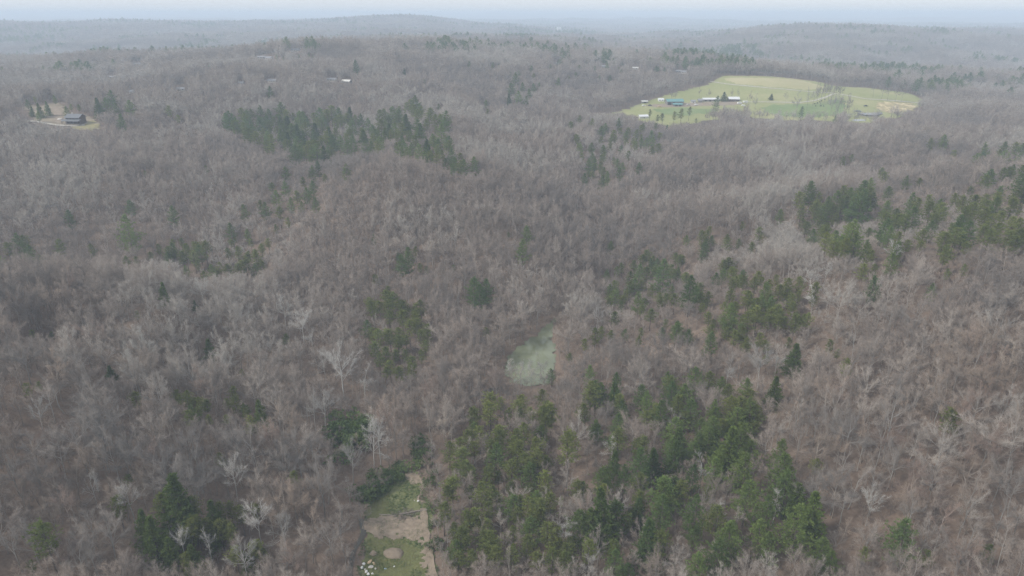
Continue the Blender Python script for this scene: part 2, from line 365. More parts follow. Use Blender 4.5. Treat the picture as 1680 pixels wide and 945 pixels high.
# outlines read off the landscape
PASTURE = smooth(wpoly([(975,190),(1030,177),(1075,160),(1120,148),(1165,136),(1180,124),(1240,125),(1300,129),(1345,134),(1372,142),(1390,143),(1420,144),(1450,148),(1490,152),(1520,168),(1505,182),(1470,196),(1420,206),(1380,203),(1330,198),(1290,200),(1250,196),(1200,190),(1160,200),(1110,212),(1070,204),(1030,196)]), 1)
CLEARING = smooth(wpoly([(668,762),(692,765),(702,800),(706,850),(712,900),(722,945),(730,1060),(585,1060),(576,1000),(592,965),(583,935),(588,905),(604,874),(598,850),(590,828),(622,806),(650,785)]), 1)
YARD = smooth(wpoly([(36,176),(52,171),(66,175),(84,167),(104,170),(112,184),(128,187),(148,192),(166,204),(162,213),(128,211),(104,209),(78,206),(62,203),(50,200),(58,190),(46,184)]), 1)
FIELD_POND = smooth(wpoly([(1402,186),(1418,180),(1440,180),(1452,187),(1440,193),(1412,192)]), 2)

# ------------------------------------------------------------------ tree shapes
def bare_tree_shape(seed, H=20., spread=1., dense=1., gnarl=.25, fat=1.):
    """trunk with main limbs, and a crown of branches ending in twigs"""
    g = np.random.default_rng(seed)
    hz = np.linspace(0, .62 * H, 6); sway = np.cumsum(g.normal(0, .12, (6, 2)), 0); T = np.column_stack([sway, hz]); T[0, :2] = 0
    rad = np.interp(hz, [0, .62 * H], [.21 * fat, .11 * fat])
    b0, b1, ra, rb = [T[:-1]], [T[1:]], [rad[:-1]], [rad[1:]]
    limbs = []
    nl = int(round(8 * dense))
    for k in range(nl):
        t = g.uniform(.5, 1.) if k else 1.; h = t * .62 * H
        base = np.array([np.interp(h, hz, T[:, i]) for i in range(3)])
        az = k * 2.4 + g.normal(0, .3); el = R(g.uniform(22, 62)) if k else R(84)
        L = H * g.uniform(.28, .40) * (1.1 - .2 * (t - .5)) * (spread if k else 1)
        d = np.array([math.cos(az) * math.cos(el), math.sin(az) * math.cos(el), math.sin(el)])
        pts = [base]; n = 5
        for i in range(n):
            d = unit(d + g.normal(0, gnarl * .6, 3) + np.array([0, 0, .10])); pts.append(pts[-1] + d * L / n)
        pts = np.array(pts); rr = np.linspace(.085, .025, n + 1) * fat
        b0.append(pts[:-1]); b1.append(pts[1:]); ra.append(rr[:-1]); rb.append(rr[1:]); limbs.append((pts, L))
    trunk = bars(np.vstack(b0), np.vstack(b1), np.concatenate(ra), np.concatenate(rb), 5)
    q0, q1, qa, qb, s0, s1, sr = [], [], [], [], [], [], []
    top = np.array([0, 0, .50 * H])
    for pts, L in limbs:
        m = int(9 * dense)
        for k in range(m):
            t = (k + g.uniform(.2, 1)) / m * .8 + .2; x = t * (len(pts) - 1); i = min(int(x), len(pts) - 2)
            base = pts[i] + (pts[i + 1] - pts[i]) * (x - i)
            out = unit(base - top + np.array([0, 0, .06 * H])); ld = unit(pts[i + 1] - pts[i])
            d = unit(ld * .6 + out * .8 + g.normal(0, .6, 3) + np.array([0, 0, .15])); l = H * g.uniform(.09, .17) * (1.2 - .5 * t)
            mid = base + d * l * .5; d2 = unit(d + g.normal(0, gnarl, 3)); end = mid + d2 * l * .5
            r = .026 * fat * (1.2 - .5 * t)
            q0 += [base, mid]; q1 += [mid, end]; qa += [r, r * .65]; qb += [r * .65, r * .4]
            for j in range(16):
                u = g.uniform(.15, 1); p = base + (mid - base) * u * 2 if u < .5 else mid + (end - mid) * (u - .5) * 2
                dd = unit(d2 * .7 + out * .6 + g.normal(0, .65, 3) + np.array([0, 0, .12])); ll = g.uniform(.8, 1.9) * H / 20
                s0.append(p); s1.append(p + dd * ll); sr.append(.019)
                # one side twig on each twig
                p2 = p + dd * ll * g.uniform(.3, .6); d3 = unit(dd + g.normal(0, .6, 3)); s0.append(p2); s1.append(p2 + d3 * ll * .6); sr.append(.014)
    vb, fb = bars(q0, q1, qa, qb, 3); vs, fs = spikes(s0, s1, sr)
    return trunk, merge([(vb, tri(fb)), (vs, fs)])
def sprays(P, D, L, W, g, n):
    """n pointed needle blades fanning out of each point"""
    P = np.repeat(P, n, 0); D = np.repeat(D, n, 0); N = len(P)
    L = np.repeat(np.broadcast_to(L, N // n), n) * g.uniform(.7, 1.2, N)
    d = unit(D + g.normal(0, .62, (N, 3))); s = unit(np.cross(d, g.normal(0, 1, (N, 3)))) * (np.broadcast_to(W, N) * .5)[:, None]
    a = P + d * (L * .1)[:, None]; m = P + d * (L * .55)[:, None]; up = np.cross(d, unit(s)) * .05
    V = np.stack([a, m + s + up, P + d * L[:, None], m - s + up], 1).reshape(-1, 3)
    k = np.arange(N)[:, None] * 4; return V, np.concatenate([k + np.array([[0, 1, 2]]), k + np.array([[0, 2, 3]])])
def conifer_shape(seed, H=20., kind='pine'):
    g = np.random.default_rng(seed)
    lean = g.normal(0, .25, 2); hz = np.linspace(0, H * .98, 7)
    T = np.column_stack([lean[0] * (hz / H) ** 2 + np.append(0, g.normal(0, .06, 6)), lean[1] * (hz / H) ** 2 + np.append(0, g.normal(0, .06, 6)), hz])
    rad = np.linspace(.25, .04, 7)
    tr = [bars(T[:-1], T[1:], rad[:-1], rad[1:], 6)]
    axis = lambda z: np.array([np.interp(z, hz, T[:, 0]), np.interp(z, hz, T[:, 1]), z])
    q0, q1, qr, P, D, Ls, Ws = [], [], [], [], [], [], []
    if kind == 'pine':      low, gap, rmax, droop = .20, 1.1, .25 * H, .05
    elif kind == 'hemlock': low, gap, rmax, droop = .10, .80, .25 * H, -.18
    else:                   low, gap, rmax, droop = .42, .80, .18 * H, .12
    z = low * H; lop = g.uniform(0, 6.3); lopk = g.uniform(.08, .3)
    while z < H * .985:
        t = (z - low * H) / (H * (1 - low))
        if kind == 'pine': rr = rmax * (min(1, .62 + 1.5 * t) if t < .3 else (1.0 - ((t - .3) / .7) ** 1.25 * .93))
        elif kind == 'hemlock': rr = rmax * (1 - t ** 1.1 * .96)
        else: rr = rmax * (math.sin(math.pi * min(1, .22 + .80 * t)) ** .7 + .05)
        nb = {'pine': 7, 'hemlock': 9, 'scrub': 6}[kind]; a0 = g.uniform(0, 6.3)
        for k in range(nb):
            if g.random() < (.05 if kind == 'hemlock' else .2): continue
            az = a0 + k * 2 * math.pi / nb + g.normal(0, .2); r = rr * (1 + lopk * math.sin(az + lop) + .12 * math.sin(3 * az + z)) * g.uniform(.55, 1.2) * (g.uniform(.6, 1.2) if kind == 'scrub' else 1)
            el = R(8 + 34 * t) + droop + g.normal(0, .1); base = axis(min(z + g.normal(0, .22), H * .98))
            d = np.array([math.cos(az) * math.cos(el), math.sin(az) * math.cos(el), math.sin(el)]); end = base + d * r
            q0.append(base); q1.append(end); qr.append(.035 + .02 * (1 - t))
            m = max(2, int(round(r / {'pine': .62, 'hemlock': .55, 'scrub': .62}[kind])))
            for j in range(m):
                u = .28 + .76 * (j + g.uniform(0, .6)) / m; sd = np.array([-math.sin(az), math.cos(az), 0])
                off = sd * g.normal(0, .32) * r * u * .55
                P.append(base + d * r * min(u, 1.02) + off + np.array([0, 0, g.normal(.05, .12)]))
                D.append(unit(d * .75 + off * .5 + np.array([0, 0, .45 if kind != 'hemlock' else .10])))
                Ls.append({'pine': .95, 'hemlock': .85, 'scrub': .85}[kind] * g.uniform(.8, 1.2))
        z += gap * g.uniform(.75, 1.2) * (1 if t < .75 else .7)
    for k in range(3): P.append(axis(H * (.95 + .02 * k))); D.append(np.array([0, 0, 1.])); Ls.append(.9)
    vb, fb = bars(q0, q1, qr, .012, 3); tr.append((vb, fb))
    crown = sprays(np.array(P), np.array(D), np.array(Ls), {'pine': .20, 'hemlock': .24, 'scrub': .20}[kind], g, 6)
    return merge(tr), crown
def shrub_shape(seed, r=2.4, h=3.0):
    """several stems, each with its own lobe of leaves, gaps between"""
    g = np.random.default_rng(seed); P, D, q = [], [], []
    for k in range(9):
        az = k * 2.4 + g.normal(0, .4); out = g.uniform(.15, 1.) * r; c = np.array([math.cos(az) * out, math.sin(az) * out, h * g.uniform(.35, .95) * (1.1 - .4 * out / r)]); q.append(c)
        for _ in range(9):
            d = unit(g.normal(0, 1, 3) + np.array([0, 0, .4])); P.append(c + d * g.uniform(.3, .75)); D.append(unit(d + np.array([0, 0, .6])))
    q = np.array(q); stem = bars(np.zeros((9, 3)), q, .06, .02, 3)
    return stem, sprays(np.array(P), np.array(D), .62, .22, g, 6)
SHAPES = {}
def kind_of_tree(name, n, fn, tm, cm):
    SHAPES[name] = []
    for k in range(n):
        (tv, tf), (cv_, cf) = fn(k)
        SHAPES[name].append([mesh_from('trunk', tv, tf, tm, smooth_=True), mesh_from('crown', cv_, cf, cm), None])
kind_of_tree('bare_tree', 10, lambda k: bare_tree_shape(100 + k, 20, [.85, .95, .6, 1., .5, .7, 1.1, .55, .48, .78][k], [1, 1.1, .9, 1.2, .8, .9, 1.25, .9, .8, 1.][k], .25, .88), MAT['bark'], MAT['twig'])
kind_of_tree('pale_tree', 4, lambda k: bare_tree_shape(200 + k, 22, [.6, .9, .75, 1.][k], [.9, .95, .85, 1.1][k], .42, 1.1), MAT['pale'], MAT['pale'])
kind_of_tree('pine_tree', 6, lambda k: conifer_shape(300 + k, 20, 'pine'), MAT['pine_bark'], MAT['pine'])
kind_of_tree('scrub_pine', 6, lambda k: conifer_shape(400 + k, 18, 'scrub'), MAT['pine_bark'], MAT['scrub'])
kind_of_tree('hemlock_tree', 4, lambda k: conifer_shape(500 + k, 18, 'hemlock'), MAT['pine_bark'], MAT['hemlock'])
kind_of_tree('evergreen_shrub', 3, lambda k: shrub_shape(600 + k), MAT['pine_bark'], MAT['shrub'])
NAT_H = {'bare_tree': 19.5, 'pale_tree': 21, 'pine_tree': 20.5, 'scrub_pine': 18.5, 'hemlock_tree': 18.5, 'evergreen_shrub': 3.2}
PLACED = []      # (kind, object, x, y, z, h)
def plant(kind, x, y, h, wide=1., tint=(1, 1, 1), var=None, meta=None):
    """one tree of its own: an Empty at its foot, with trunk and crown as children"""
    z = float(height(x, y)) - .1; var = random.randrange(len(SHAPES[kind])) if var is None else var
    sh = SHAPES[kind][var]; s = h / NAT_H[kind]
    if sh[2] is None:
        root = bpy.data.objects.new(kind, None); root.empty_display_size = .5; COL.objects.link(root)
        parts = [link('trunk', sh[0], root), link('crown', sh[1], root)]
        sh[2] = (root, parts)
    else:
        src, sp_ = sh[2]; root = src.copy(); COL.objects.link(root); parts = []
        for p in sp_:
            c = p.copy(); COL.objects.link(c); c.parent = root; parts.append(c)
    root.location = (x, y, z); root.rotation_euler = (random.gauss(0, .03), random.gauss(0, .03), random.uniform(0, 6.28))
    root.scale = (s * wide, s * wide, s)
    for p in parts: p.color = (*tint, 1)
    root['category'] = 'shrub' if kind == 'evergreen_shrub' else 'tree'
    PLACED.append((kind, root, x, y, z, h, wide, tint, meta)); return root
def plant_px(kind, px, py, hpx, wide=1., tint=(1, 1, 1), meta=None, var=None, now=False):
    """stand a tree where its crown's middle is seen at a pixel, hpx tall"""
    x, y, z = unproject(px, min(py + hpx * .42, 1060)); dep = project(x[0], y[0], z[0])[2]
    v = math.hypot(y[0], 0) / math.hypot(x[0], y[0], z[0] - CAMZ)
    h = hpx * (1.12 if kind != 'evergreen_shrub' else 1) * dep / F / max(.55, v); h = min(max(h, 6 if kind != 'evergreen_shrub' else 1.5), 30)
    if kind in LATER and not now: SPECS.append((kind, float(x[0]), float(y[0]), h, wide, tint, meta, float(dep))); return None
    return plant(kind, x[0], y[0], h, wide, tint, var, meta)
LATER = ('pine_tree', 'scrub_pine', 'hemlock_tree'); SPECS = []

# ------------------------------------------------------------------ evergreens, each where it stands (pixel of crown centre, height in pixels)
W, V, H = 'pine_tree', 'scrub_pine', 'hemlock_tree'
SINGLES = [
 ('on the distant wooded plateau', [(585,118,26,W),(455,98,11,W),(466,99,8,W),(492,96,9,W),(508,95,10,W),(514,95,9,W),(344,115,10,W),(38,128,11,W),(665,122,13,H),(770,110,14,W),(807,115,13,V),(697,140,13,V),(790,88,9,W),(895,90,11,W),(942,104,12,W),(1010,95,12,W),(1030,90,10,W),(983,92,10,W),(915,106,10,H),(1043,100,9,W),(975,116,11,W),(690,87,9,W),(655,97,8,V)]),
 ('beside the dark log house', [(48,176,13,W),(60,170,12,V),(92,168,13,W),(118,182,12,V),(132,184,14,V),(66,196,14,W),(68,186,18,H),(82,183,18,H),(112,190,17,W),(165,186,28,H),(178,180,22,W),(187,172,26,W),(195,188,22,W),(218,187,26,W),(205,212,28,W),(54,187,13,H)]),
 ('on the slope right of the log house', [(445,159,22,W),(283,195,26,V),(295,203,18,V),(340,284,16,W),(240,290,12,V)]),
 ('in the evergreen clump left of the farm', [(846,138,26,W),(838,155,26,W),(850,168,26,W),(862,172,20,W),(875,150,18,W),(885,147,16,V),(915,140,18,W),(834,170,22,H),(868,160,20,W),(858,150,20,W),(800,190,16,V),(798,175,16,W),(720,180,13,W)]),
 ('in front of the farm pasture', [(1065,192,17,V),(1078,200,16,V),(1086,200,19,V),(1105,198,20,V),(1116,196,24,V),(1129,190,20,V),(1141,203,12,V),(1173,177,26,W),(1313,190,19,W),(1368,202,16,W),(1094,211,9,H)]),
 ('in the woods below the farm', [(965,280,28,W),(985,308,28,W),(975,276,24,W),(1008,232,26,V),(1030,265,24,V),(1000,250,24,V),(950,205,22,V),(970,210,22,V),(1030,225,22,V),(1015,210,22,W),(995,300,26,W),(1050,220,20,V),(1025,240,20,V),(990,265,22,V),(1075,215,18,V),(935,215,20,V),(1050,235,20,V),(1012,275,20,W),(955,265,20,V),(1545,243,24,W),(1520,250,26,V),(1610,258,26,W),(1627,275,22,V),(1380,275,22,V),(1440,295,24,V),(1560,262,18,V),(1395,268,18,V)]),
 ('on the ridge left of the pond', [(515,293,28,W),(525,285,28,W),(570,290,28,W),(470,318,28,W),(455,335,30,W),(490,335,30,V),(505,330,30,W),(520,345,28,W),(462,362,30,V),(440,355,30,W),(403,357,28,W),(470,292,24,W),(480,345,28,W),(498,350,26,V),(515,318,28,W),(448,318,24,V),(430,345,22,V),(475,375,24,V),(455,385,22,V),(500,308,24,V),(535,300,20,V)]),
 ('in the hollow across the left slope', [(217,350,26,W),(222,402,62,W),(288,366,34,W),(120,370,28,W),(38,420,38,W),(58,432,32,W),(20,425,28,V),(70,440,24,V),(50,415,30,V),(107,425,36,V),(157,425,28,V),(310,430,36,V),(342,426,38,V),(228,440,22,V),(378,427,26,V),(425,440,38,V),(395,455,30,V),(365,450,26,V),(385,392,34,W),(408,393,22,W),(212,443,26,V),(265,420,24,V),(330,445,24,V),(290,425,20,V),(410,430,24,V),(5,440,26,W),(300,405,18,V),(320,410,18,V),(250,430,20,V)]),
 ('among bare trees on the left slope', [(273,490,32,H),(322,505,16,H),(228,527,20,V),(346,585,36,H),(186,621,24,H),(472,567,26,V),(55,655,28,V),(68,645,20,V),(230,672,34,V),(312,672,36,V),(333,680,32,V),(390,680,38,V),(430,690,42,H),(370,768,32,V),(487,805,40,V),(220,802,28,V),(205,855,44,V),(90,560,18,V),(58,557,14,V),(400,620,14,V),(408,690,26,V),(320,690,30,W),(300,668,24,V)]),
 ('in the lower left evergreen clump', [(303,850,76,H),(245,880,46,H),(262,897,54,H),(285,918,40,H),(360,868,54,H),(345,885,40,V),(327,928,38,H),(95,920,62,V),(315,950,28,V),(402,862,40,V),(425,855,34,V),(280,855,50,V),(320,865,50,H),(380,885,36,V),(385,855,36,V),(60,945,24,V)]),
 ('on the slope above the pond', [(615,398,20,W),(660,445,40,W),(672,440,46,W),(655,428,22,W),(683,422,26,V),(690,448,24,V),(620,470,28,V),(857,425,46,W),(864,395,36,W),(778,492,52,W),(797,490,46,W),(787,500,46,W),(800,556,26,V),(1000,413,24,W),(640,500,30,V),(692,520,40,V),(745,445,16,V),(835,390,14,V),(700,450,18,V)]),
 ('beside the right bank of the pond', [(1085,470,58,W),(1045,508,42,W),(1128,496,58,W),(1030,470,34,V),(1060,462,34,V),(1010,485,34,V),(1100,455,30,V),(1112,440,30,V),(1005,535,34,V),(975,565,38,V),(1045,570,26,V),(985,555,28,V),(960,575,28,V),(1020,450,26,V),(1070,440,28,V),(1010,455,26,V),(1050,480,28,V),(935,595,22,V),(1065,490,30,V),(1090,500,26,V),(1025,495,26,V),(1148,500,28,V),(1075,455,28,V),(1040,445,26,V)]),
 ('high on the right hillside', [(1325,330,40,W),(1277,363,26,W),(1355,340,22,W),(1400,362,64,W),(1386,410,58,W),(1414,425,38,W),(1490,352,40,W),(1670,325,54,W),(1480,385,38,V),(1456,446,36,W),(1425,492,46,W),(1410,465,38,V),(1540,440,42,V),(1547,462,24,V),(1523,490,28,W),(1150,408,40,V),(1190,416,36,V),(1240,400,36,V),(1385,345,44,W),(1420,340,40,V),(1210,410,24,V),(1157,400,30,V),(1230,420,30,V),(1215,380,22,V),(1575,455,24,V),(1640,300,26,V),(1660,400,44,V),(1625,405,40,V),(1560,345,30,V),(1630,345,30,V)]),
 ('halfway up the right slope', [(1250,490,38,W),(1262,517,38,W),(1225,503,30,V),(1195,532,46,W),(1160,580,46,W),(1300,600,44,H),(1240,572,34,V),(1266,650,42,H),(1380,620,38,V),(1358,580,28,V),(1335,780,32,V),(1550,720,50,V),(1290,575,28,V),(1215,560,32,V),(1275,545,36,V),(1370,590,22,V),(1220,580,34,V),(1190,560,30,V),(1255,600,24,V),(1430,455,26,V),(1320,540,34,V)]),
 ('in the big lower right stand', [(1190,762,82,H),(1165,792,56,W),(1215,800,72,W),(1270,770,62,W),(1277,802,72,W),(1160,730,62,W),(1222,660,54,W),(1227,700,60,W),(1300,842,58,H),(1282,825,70,W),(1217,838,70,W),(1325,867,72,H),(1247,872,72,W),(1295,892,80,W),(1190,912,66,W),(1135,872,72,W),(990,862,84,H),(1082,862,66,W),(985,802,52,W),(1050,790,72,W),(1100,765,58,H),(930,767,84,V),(1132,802,52,W),(1337,927,54,W),(1355,940,46,W),(1470,912,64,W),(1515,937,36,V),(1607,932,40,V),(1410,928,34,V),(1002,922,54,V),(1082,912,54,V),(962,927,54,V),(1110,735,48,H),(1140,745,50,W),(1080,700,60,W),(1060,680,54,W),(1050,665,50,W),(1100,665,56,W),(1020,690,48,W),(975,715,40,W),(1130,690,50,W),(1165,690,50,W),(1190,660,44,V),(1005,770,46,H),(1020,800,52,W),(1070,775,52,H),(905,625,30,W),(965,630,44,W),(1010,640,44,W),(1030,870,40,V),(1255,915,50,W),(1225,760,50,W),(1210,740,46,W),(955,815,36,W),(1160,640,44,V),(1090,640,44,W),(1155,830,44,V),(1005,940,50,W)]),
]
STANDS = [
 ('in the long dark pine band', 175, 31, (.45, .45, .1), [(365,200),(420,190),(520,200),(600,196),(680,178),(735,205),(740,250),(780,282),(760,290),(690,262),(600,255),(520,272),(470,262),(420,252),(385,222)]),
 ('in the stand left of the pond', 38, 38, (.05, .95, 0), [(600,510),(640,485),(690,520),(705,560),(690,610),(670,635),(640,630),(610,585)]),
 ('in the stand high on the right', 95, 36, (.3, .7, 0), [(1290,345),(1330,325),(1420,330),(1490,345),(1560,355),(1680,325),(1680,425),(1600,430),(1500,415),(1420,440),(1360,430),(1310,385)]),
 ('in the stand halfway up the right', 24, 38, (.1, .9, 0), [(1185,520),(1260,475),(1330,485),(1345,520),(1300,550),(1210,545)]),
 ('right of the clearing', 92, 46, (.08, .92, 0), [(735,745),(790,670),(880,640),(905,690),(900,760),(895,830),(930,880),(950,945),(745,945),(722,850)]),
 ('below the pond', 42, 46, (.45, .5, .05), [(930,640),(1050,650),(1120,630),(1230,650),(1235,720),(1180,760),(1080,760),(1000,750),(950,710)]),
 ('among lower right pines and bare trees', 22, 52, (.5, .4, .1), [(950,800),(1060,800),(1180,850),(1290,900),(1200,960),(960,960),(930,880)]),
 ('on the slopes right of the pond', 75, 30, (.3, .7, 0), [(990,430),(1140,430),(1300,460),(1250,600),(1150,560),(1000,560)]),
 ('among plateau woods left of the farm', 40, 12, (.6, .4, 0), [(780,85),(1130,85),(1150,112),(1000,135),(840,140)]),
 ('in the woods under the farm edge', 40, 22, (.4, .6, 0), [(930,205),(1060,210),(1100,240),(1050,290),(960,320),(940,260)]),
 ('in the hollow left of the pine stand', 26, 28, (.2, .8, 0), [(280,405),(450,400),(450,460),(360,470),(280,450)]),
 ('about the lower left clump', 16, 40, (.1, .8, .1), [(270,840),(440,845),(440,945),(290,955)]),
 ('below the lone left cone', 14, 30, (.2, .8, 0), [(290,650),(450,655),(450,720),(290,710)]),
 ('dotted through the right hand woods', 30, 26, (.4, .6, 0), [(1100,380),(1680,250),(1680,330),(1450,330),(1330,320),(1150,430)]),
]
for where, items in SINGLES:
    for (px, py, hp, k) in items:
        tint = tuple(np.array([1, 1, 1]) * random.uniform(.85, 1.15))
        plant_px(k, px, py, hp * (.92 if 'big lower' in where else 1), random.uniform(.95, 1.3), tint, where)
for where, n, hp, mix_, poly in STANDS:
    xs, ys = [p[0] for p in poly], [p[1] for p in poly]; got = []; tries = 0
    while len(got) < n and tries < 4000:
        tries += 1; px, py = random.uniform(min(xs), max(xs)), random.uniform(min(ys), max(ys))
        if not inside(np.array([px]), np.array([py]), poly)[0]: continue
        if any((px - a) ** 2 + ((py - b) * 1.5) ** 2 < (hp * .27) ** 2 for a, b in got): continue
        got.append((px, py)); k = random.choices((W, V, H), mix_)[0]
        t = random.uniform(.85, 1.15)
        plant_px(k, px, py, hp * random.uniform(.65, 1.15), random.uniform(1.1, 1.55), (t, t, t), where)
TONES = [('grey', (1.02, 1.04, 1.05)), ('pale grey', (1.14, 1.15, 1.15)), ('brownish', (1.0, .93, .86)), ('reddish brown', (1.0, .86, .80)), ('dark grey', (.78, .79, .80))]
CROWD = {}
for k in LATER:      # the 285 of a kind that show largest stand as objects; smaller ones farther off join one mass
    mine = sorted([q for q in SPECS if q[0] == k], key=lambda q: -q[3] / q[7])
    for q in mine[:285]: plant(k, q[1], q[2], q[3], q[4], q[5], None, q[6])
    CROWD[k] = mine[285:]
PALE = [(535,690,62),(519,690,56),(565,628,72),(535,607,52),(470,520,50),(500,545,50),(516,565,44),(335,490,40),(625,735,72),(614,742,62),(580,770,54),(1243,612,56),(72,697,44),(225,842,60),(390,800,56),(430,872,60),(470,880,56),(305,907,48),(350,912,44),(1002,742,46),(1145,792,50),(1266,842,50),(1105,705,44),(978,527,40),(1175,855,46),(925,885,46),(1190,620,44),(1270,605,44),(840,612,36),(855,618,38),(872,615,36),(888,610,40),(1350,455,36),(1460,425,36),(1330,500,40),(160,815,46),(1325,470,34),(600,640,50),(405,935,50),(1420,845,44)]
for px, py, hp in PALE:
    t = random.uniform(.8, 1.1); plant_px('pale_tree', px, py, hp, random.uniform(.85, 1.1), (t, t, t), 'pale')
SHRUBS = []
for k in range(34):   # dark green thicket along the creek at the head of the clearing
    u = random.random(); a = np.array([596, 812]) + u * (np.array([668, 768]) - np.array([596, 812])); off = random.gauss(0, 1)
    SHRUBS.append((a[0] + off * 5 - 4, a[1] + off * 6 - 2, random.uniform(9, 16), 'in the green thicket above the clearing'))
for k in range(22): SHRUBS.append((random.gauss(575, 16), random.gauss(705, 14), random.uniform(16, 26), 'in the thicket below the white trees'))
for k in range(9): SHRUBS.append((random.gauss(690, 10), random.gauss(740, 10), random.uniform(10, 17), 'above the head of the clearing'))
for k in range(8): SHRUBS.append((random.uniform(703, 716), random.uniform(770, 900), random.uniform(9, 14), 'along the right edge of the clearing'))
for px, py, hp, where in SHRUBS: plant_px('evergreen_shrub', px, py, hp, random.uniform(.9, 1.3), (1, 1, 1), where)

# ------------------------------------------------------------------ buildings, farm and yard
OPEN = []        # spots the view reaches: (x, y, z, half width)
def spot(px, py):
    x, y, z = unproject(px, py); return float(x[0]), float(y[0]), float(z[0])
def gable(L, D, hw, hr, over=.5, th=.25):
    """pitched roof slab pair with thickness, ridge along x"""
    g = Geo(); X = L / 2 + over; Y = D / 2 + over; z0 = hw - over * hr / (D / 2)
    for s_ in (-1, 1):
        Vs = []
        for x in (-X, X):
            Vs += [(x, s_ * Y, z0), (x, 0, hw + hr), (x, 0, hw + hr + th), (x, s_ * Y, z0 + th)]
        g.add(Vs, [(0, 1, 2, 3), (7, 6, 5, 4), (0, 4, 5, 1), (2, 6, 7, 3), (1, 5, 6, 2), (3, 7, 4, 0)])
    return g
def walls(L, D, hw, hr):
    g = Geo(); X, Y = L / 2, D / 2
    g.add([(-X, -Y, -1), (X, -Y, -1), (X, Y, -1), (-X, Y, -1), (-X, -Y, hw), (X, -Y, hw), (X, Y, hw), (-X, Y, hw), (-X, 0, hw + hr - .02), (X, 0, hw + hr - .02)],
          [(0, 1, 5, 4), (2, 3, 7, 6), (1, 2, 6, 9, 5), (3, 0, 4, 8, 7), (0, 3, 2, 1)]); return g
def building(name, label, cat, px, py, L, D, hw, hr, wall, roof, rz=0, group=None, front=(), chimney=False, z=None):
    x, y, zz = spot(px, py); t = thing(name, label, cat, (x, y, zz), rz, group)
    walls(L, D, hw, hr).build('wall', MAT[wall], t); r = gable(L, D, hw, hr).build('roof', MAT[roof], t)
    for (kind, fx_, fz, fw, fh) in front:
        g = Geo(); g.box((fx_, -D / 2 - .04, fz), (fw, .12, fh)); g.build(kind, MAT['glass' if kind == 'window' else 'barn_wall' if kind == 'door' else 'cow'], t)  # openings are black panels on the wall, the shade inside given as colour
    if chimney:
        g = Geo(); g.box((L * .22, D * .12, hw + hr * .9), (.9, .9, 2.2)); g.build('chimney', MAT['stone'], r)
    OPEN.append((x, y, zz + hw * .35, L / 2 + 2)); return t
win = lambda L, n, z=1.7, w=1.2, h=1.2: [('window', -L / 2 + L * (i + .5) / n, z, w, h) for i in range(n)]
building('barn', 'long barn with blue-green metal roof in the farm pasture', 'barn', 1106, 171, 22, 12, 4.2, 2.6, 'barn_wall', 'roof_green', .06, None, [('opening_shade', -8, 1.6, 4, 3.2), ('opening_shade', -2, 1.6, 3, 3)])
building('open_shed', 'low lean-to shed with blue-green roof in front of the long barn', 'shed', 1111, 174, 12, 6, 2.4, 1.2, 'barn_wall', 'roof_green', .06, None, [('opening_shade', -2, 1.1, 3, 2.1), ('opening_shade', 3, 1.1, 3, 2.1)])
building('shed', 'small dark shed with pale roof at the left end of the farmyard', 'shed', 1057, 169, 8, 5, 2.2, 1.2, 'barn_wall', 'siding', .1, None, [('opening_shade', 0, 1, 3, 1.9)])
building('shed', 'small white shed behind the left end of the blue-green barn', 'shed', 1084, 166, 7, 5, 2.4, 1.3, 'white', 'roof_white', 0, None, win(7, 2))
building('shed', 'small grey shed just right of the blue-green barn', 'shed', 1137, 169, 6, 5, 2.6, 1.4, 'siding', 'roof_grey', -.1, None, [('door', 0, 1, 1.1, 2)])
building('shed', 'dark narrow shed between the grey shed and long white-roofed stable', 'shed', 1148, 168, 5, 5, 3, 1.6, 'barn_wall', 'roof_grey', 0, None, [('door', 0, 1, 1.1, 2)])
building('stable', 'long low stable with white roof in the middle of the farmyard', 'stable', 1166, 166, 23, 7, 2.8, 1.5, 'barn_wall', 'roof_white', .04, None, [('opening_shade', -8, 1.2, 2.4, 2.2), ('opening_shade', -2, 1.2, 2.4, 2.2), ('opening_shade', 4, 1.2, 2.4, 2.2)])
building('farmhouse', 'farmhouse with bright white roof beside the round dark tree', 'house', 1203, 166, 14, 9, 3.2, 2.4, 'log', 'roof_white', -.05, None, win(14, 4) + [('door', 1.5, 1.05, 1, 2.1)], True)
building('shed', 'silver-roofed shed at the wood edge below the farm', 'shed', 1055, 194, 11, 7, 2.6, 1.6, 'siding', 'roof_white', .2, None, [('door', 0, 1, 1.1, 2)])
for px, py, hp in [(716,800,34),(722,830,38),(728,858,36),(720,885,34),(735,905,40),(726,930,38),(740,945,42),(712,775,32),(745,880,36),(708,757,30),(576,828,44),(566,858,50),(560,890,54),(548,920,56),(570,935,50),(836,630,32),(853,640,32),(872,642,32),(893,642,32)]:
    plant_px('bare_tree', px, py - 14, hp, random.uniform(.9, 1.15), TONES[0][1], None, None)
    PLACED[-1] = PLACED[-1][:8] + ('grey',)
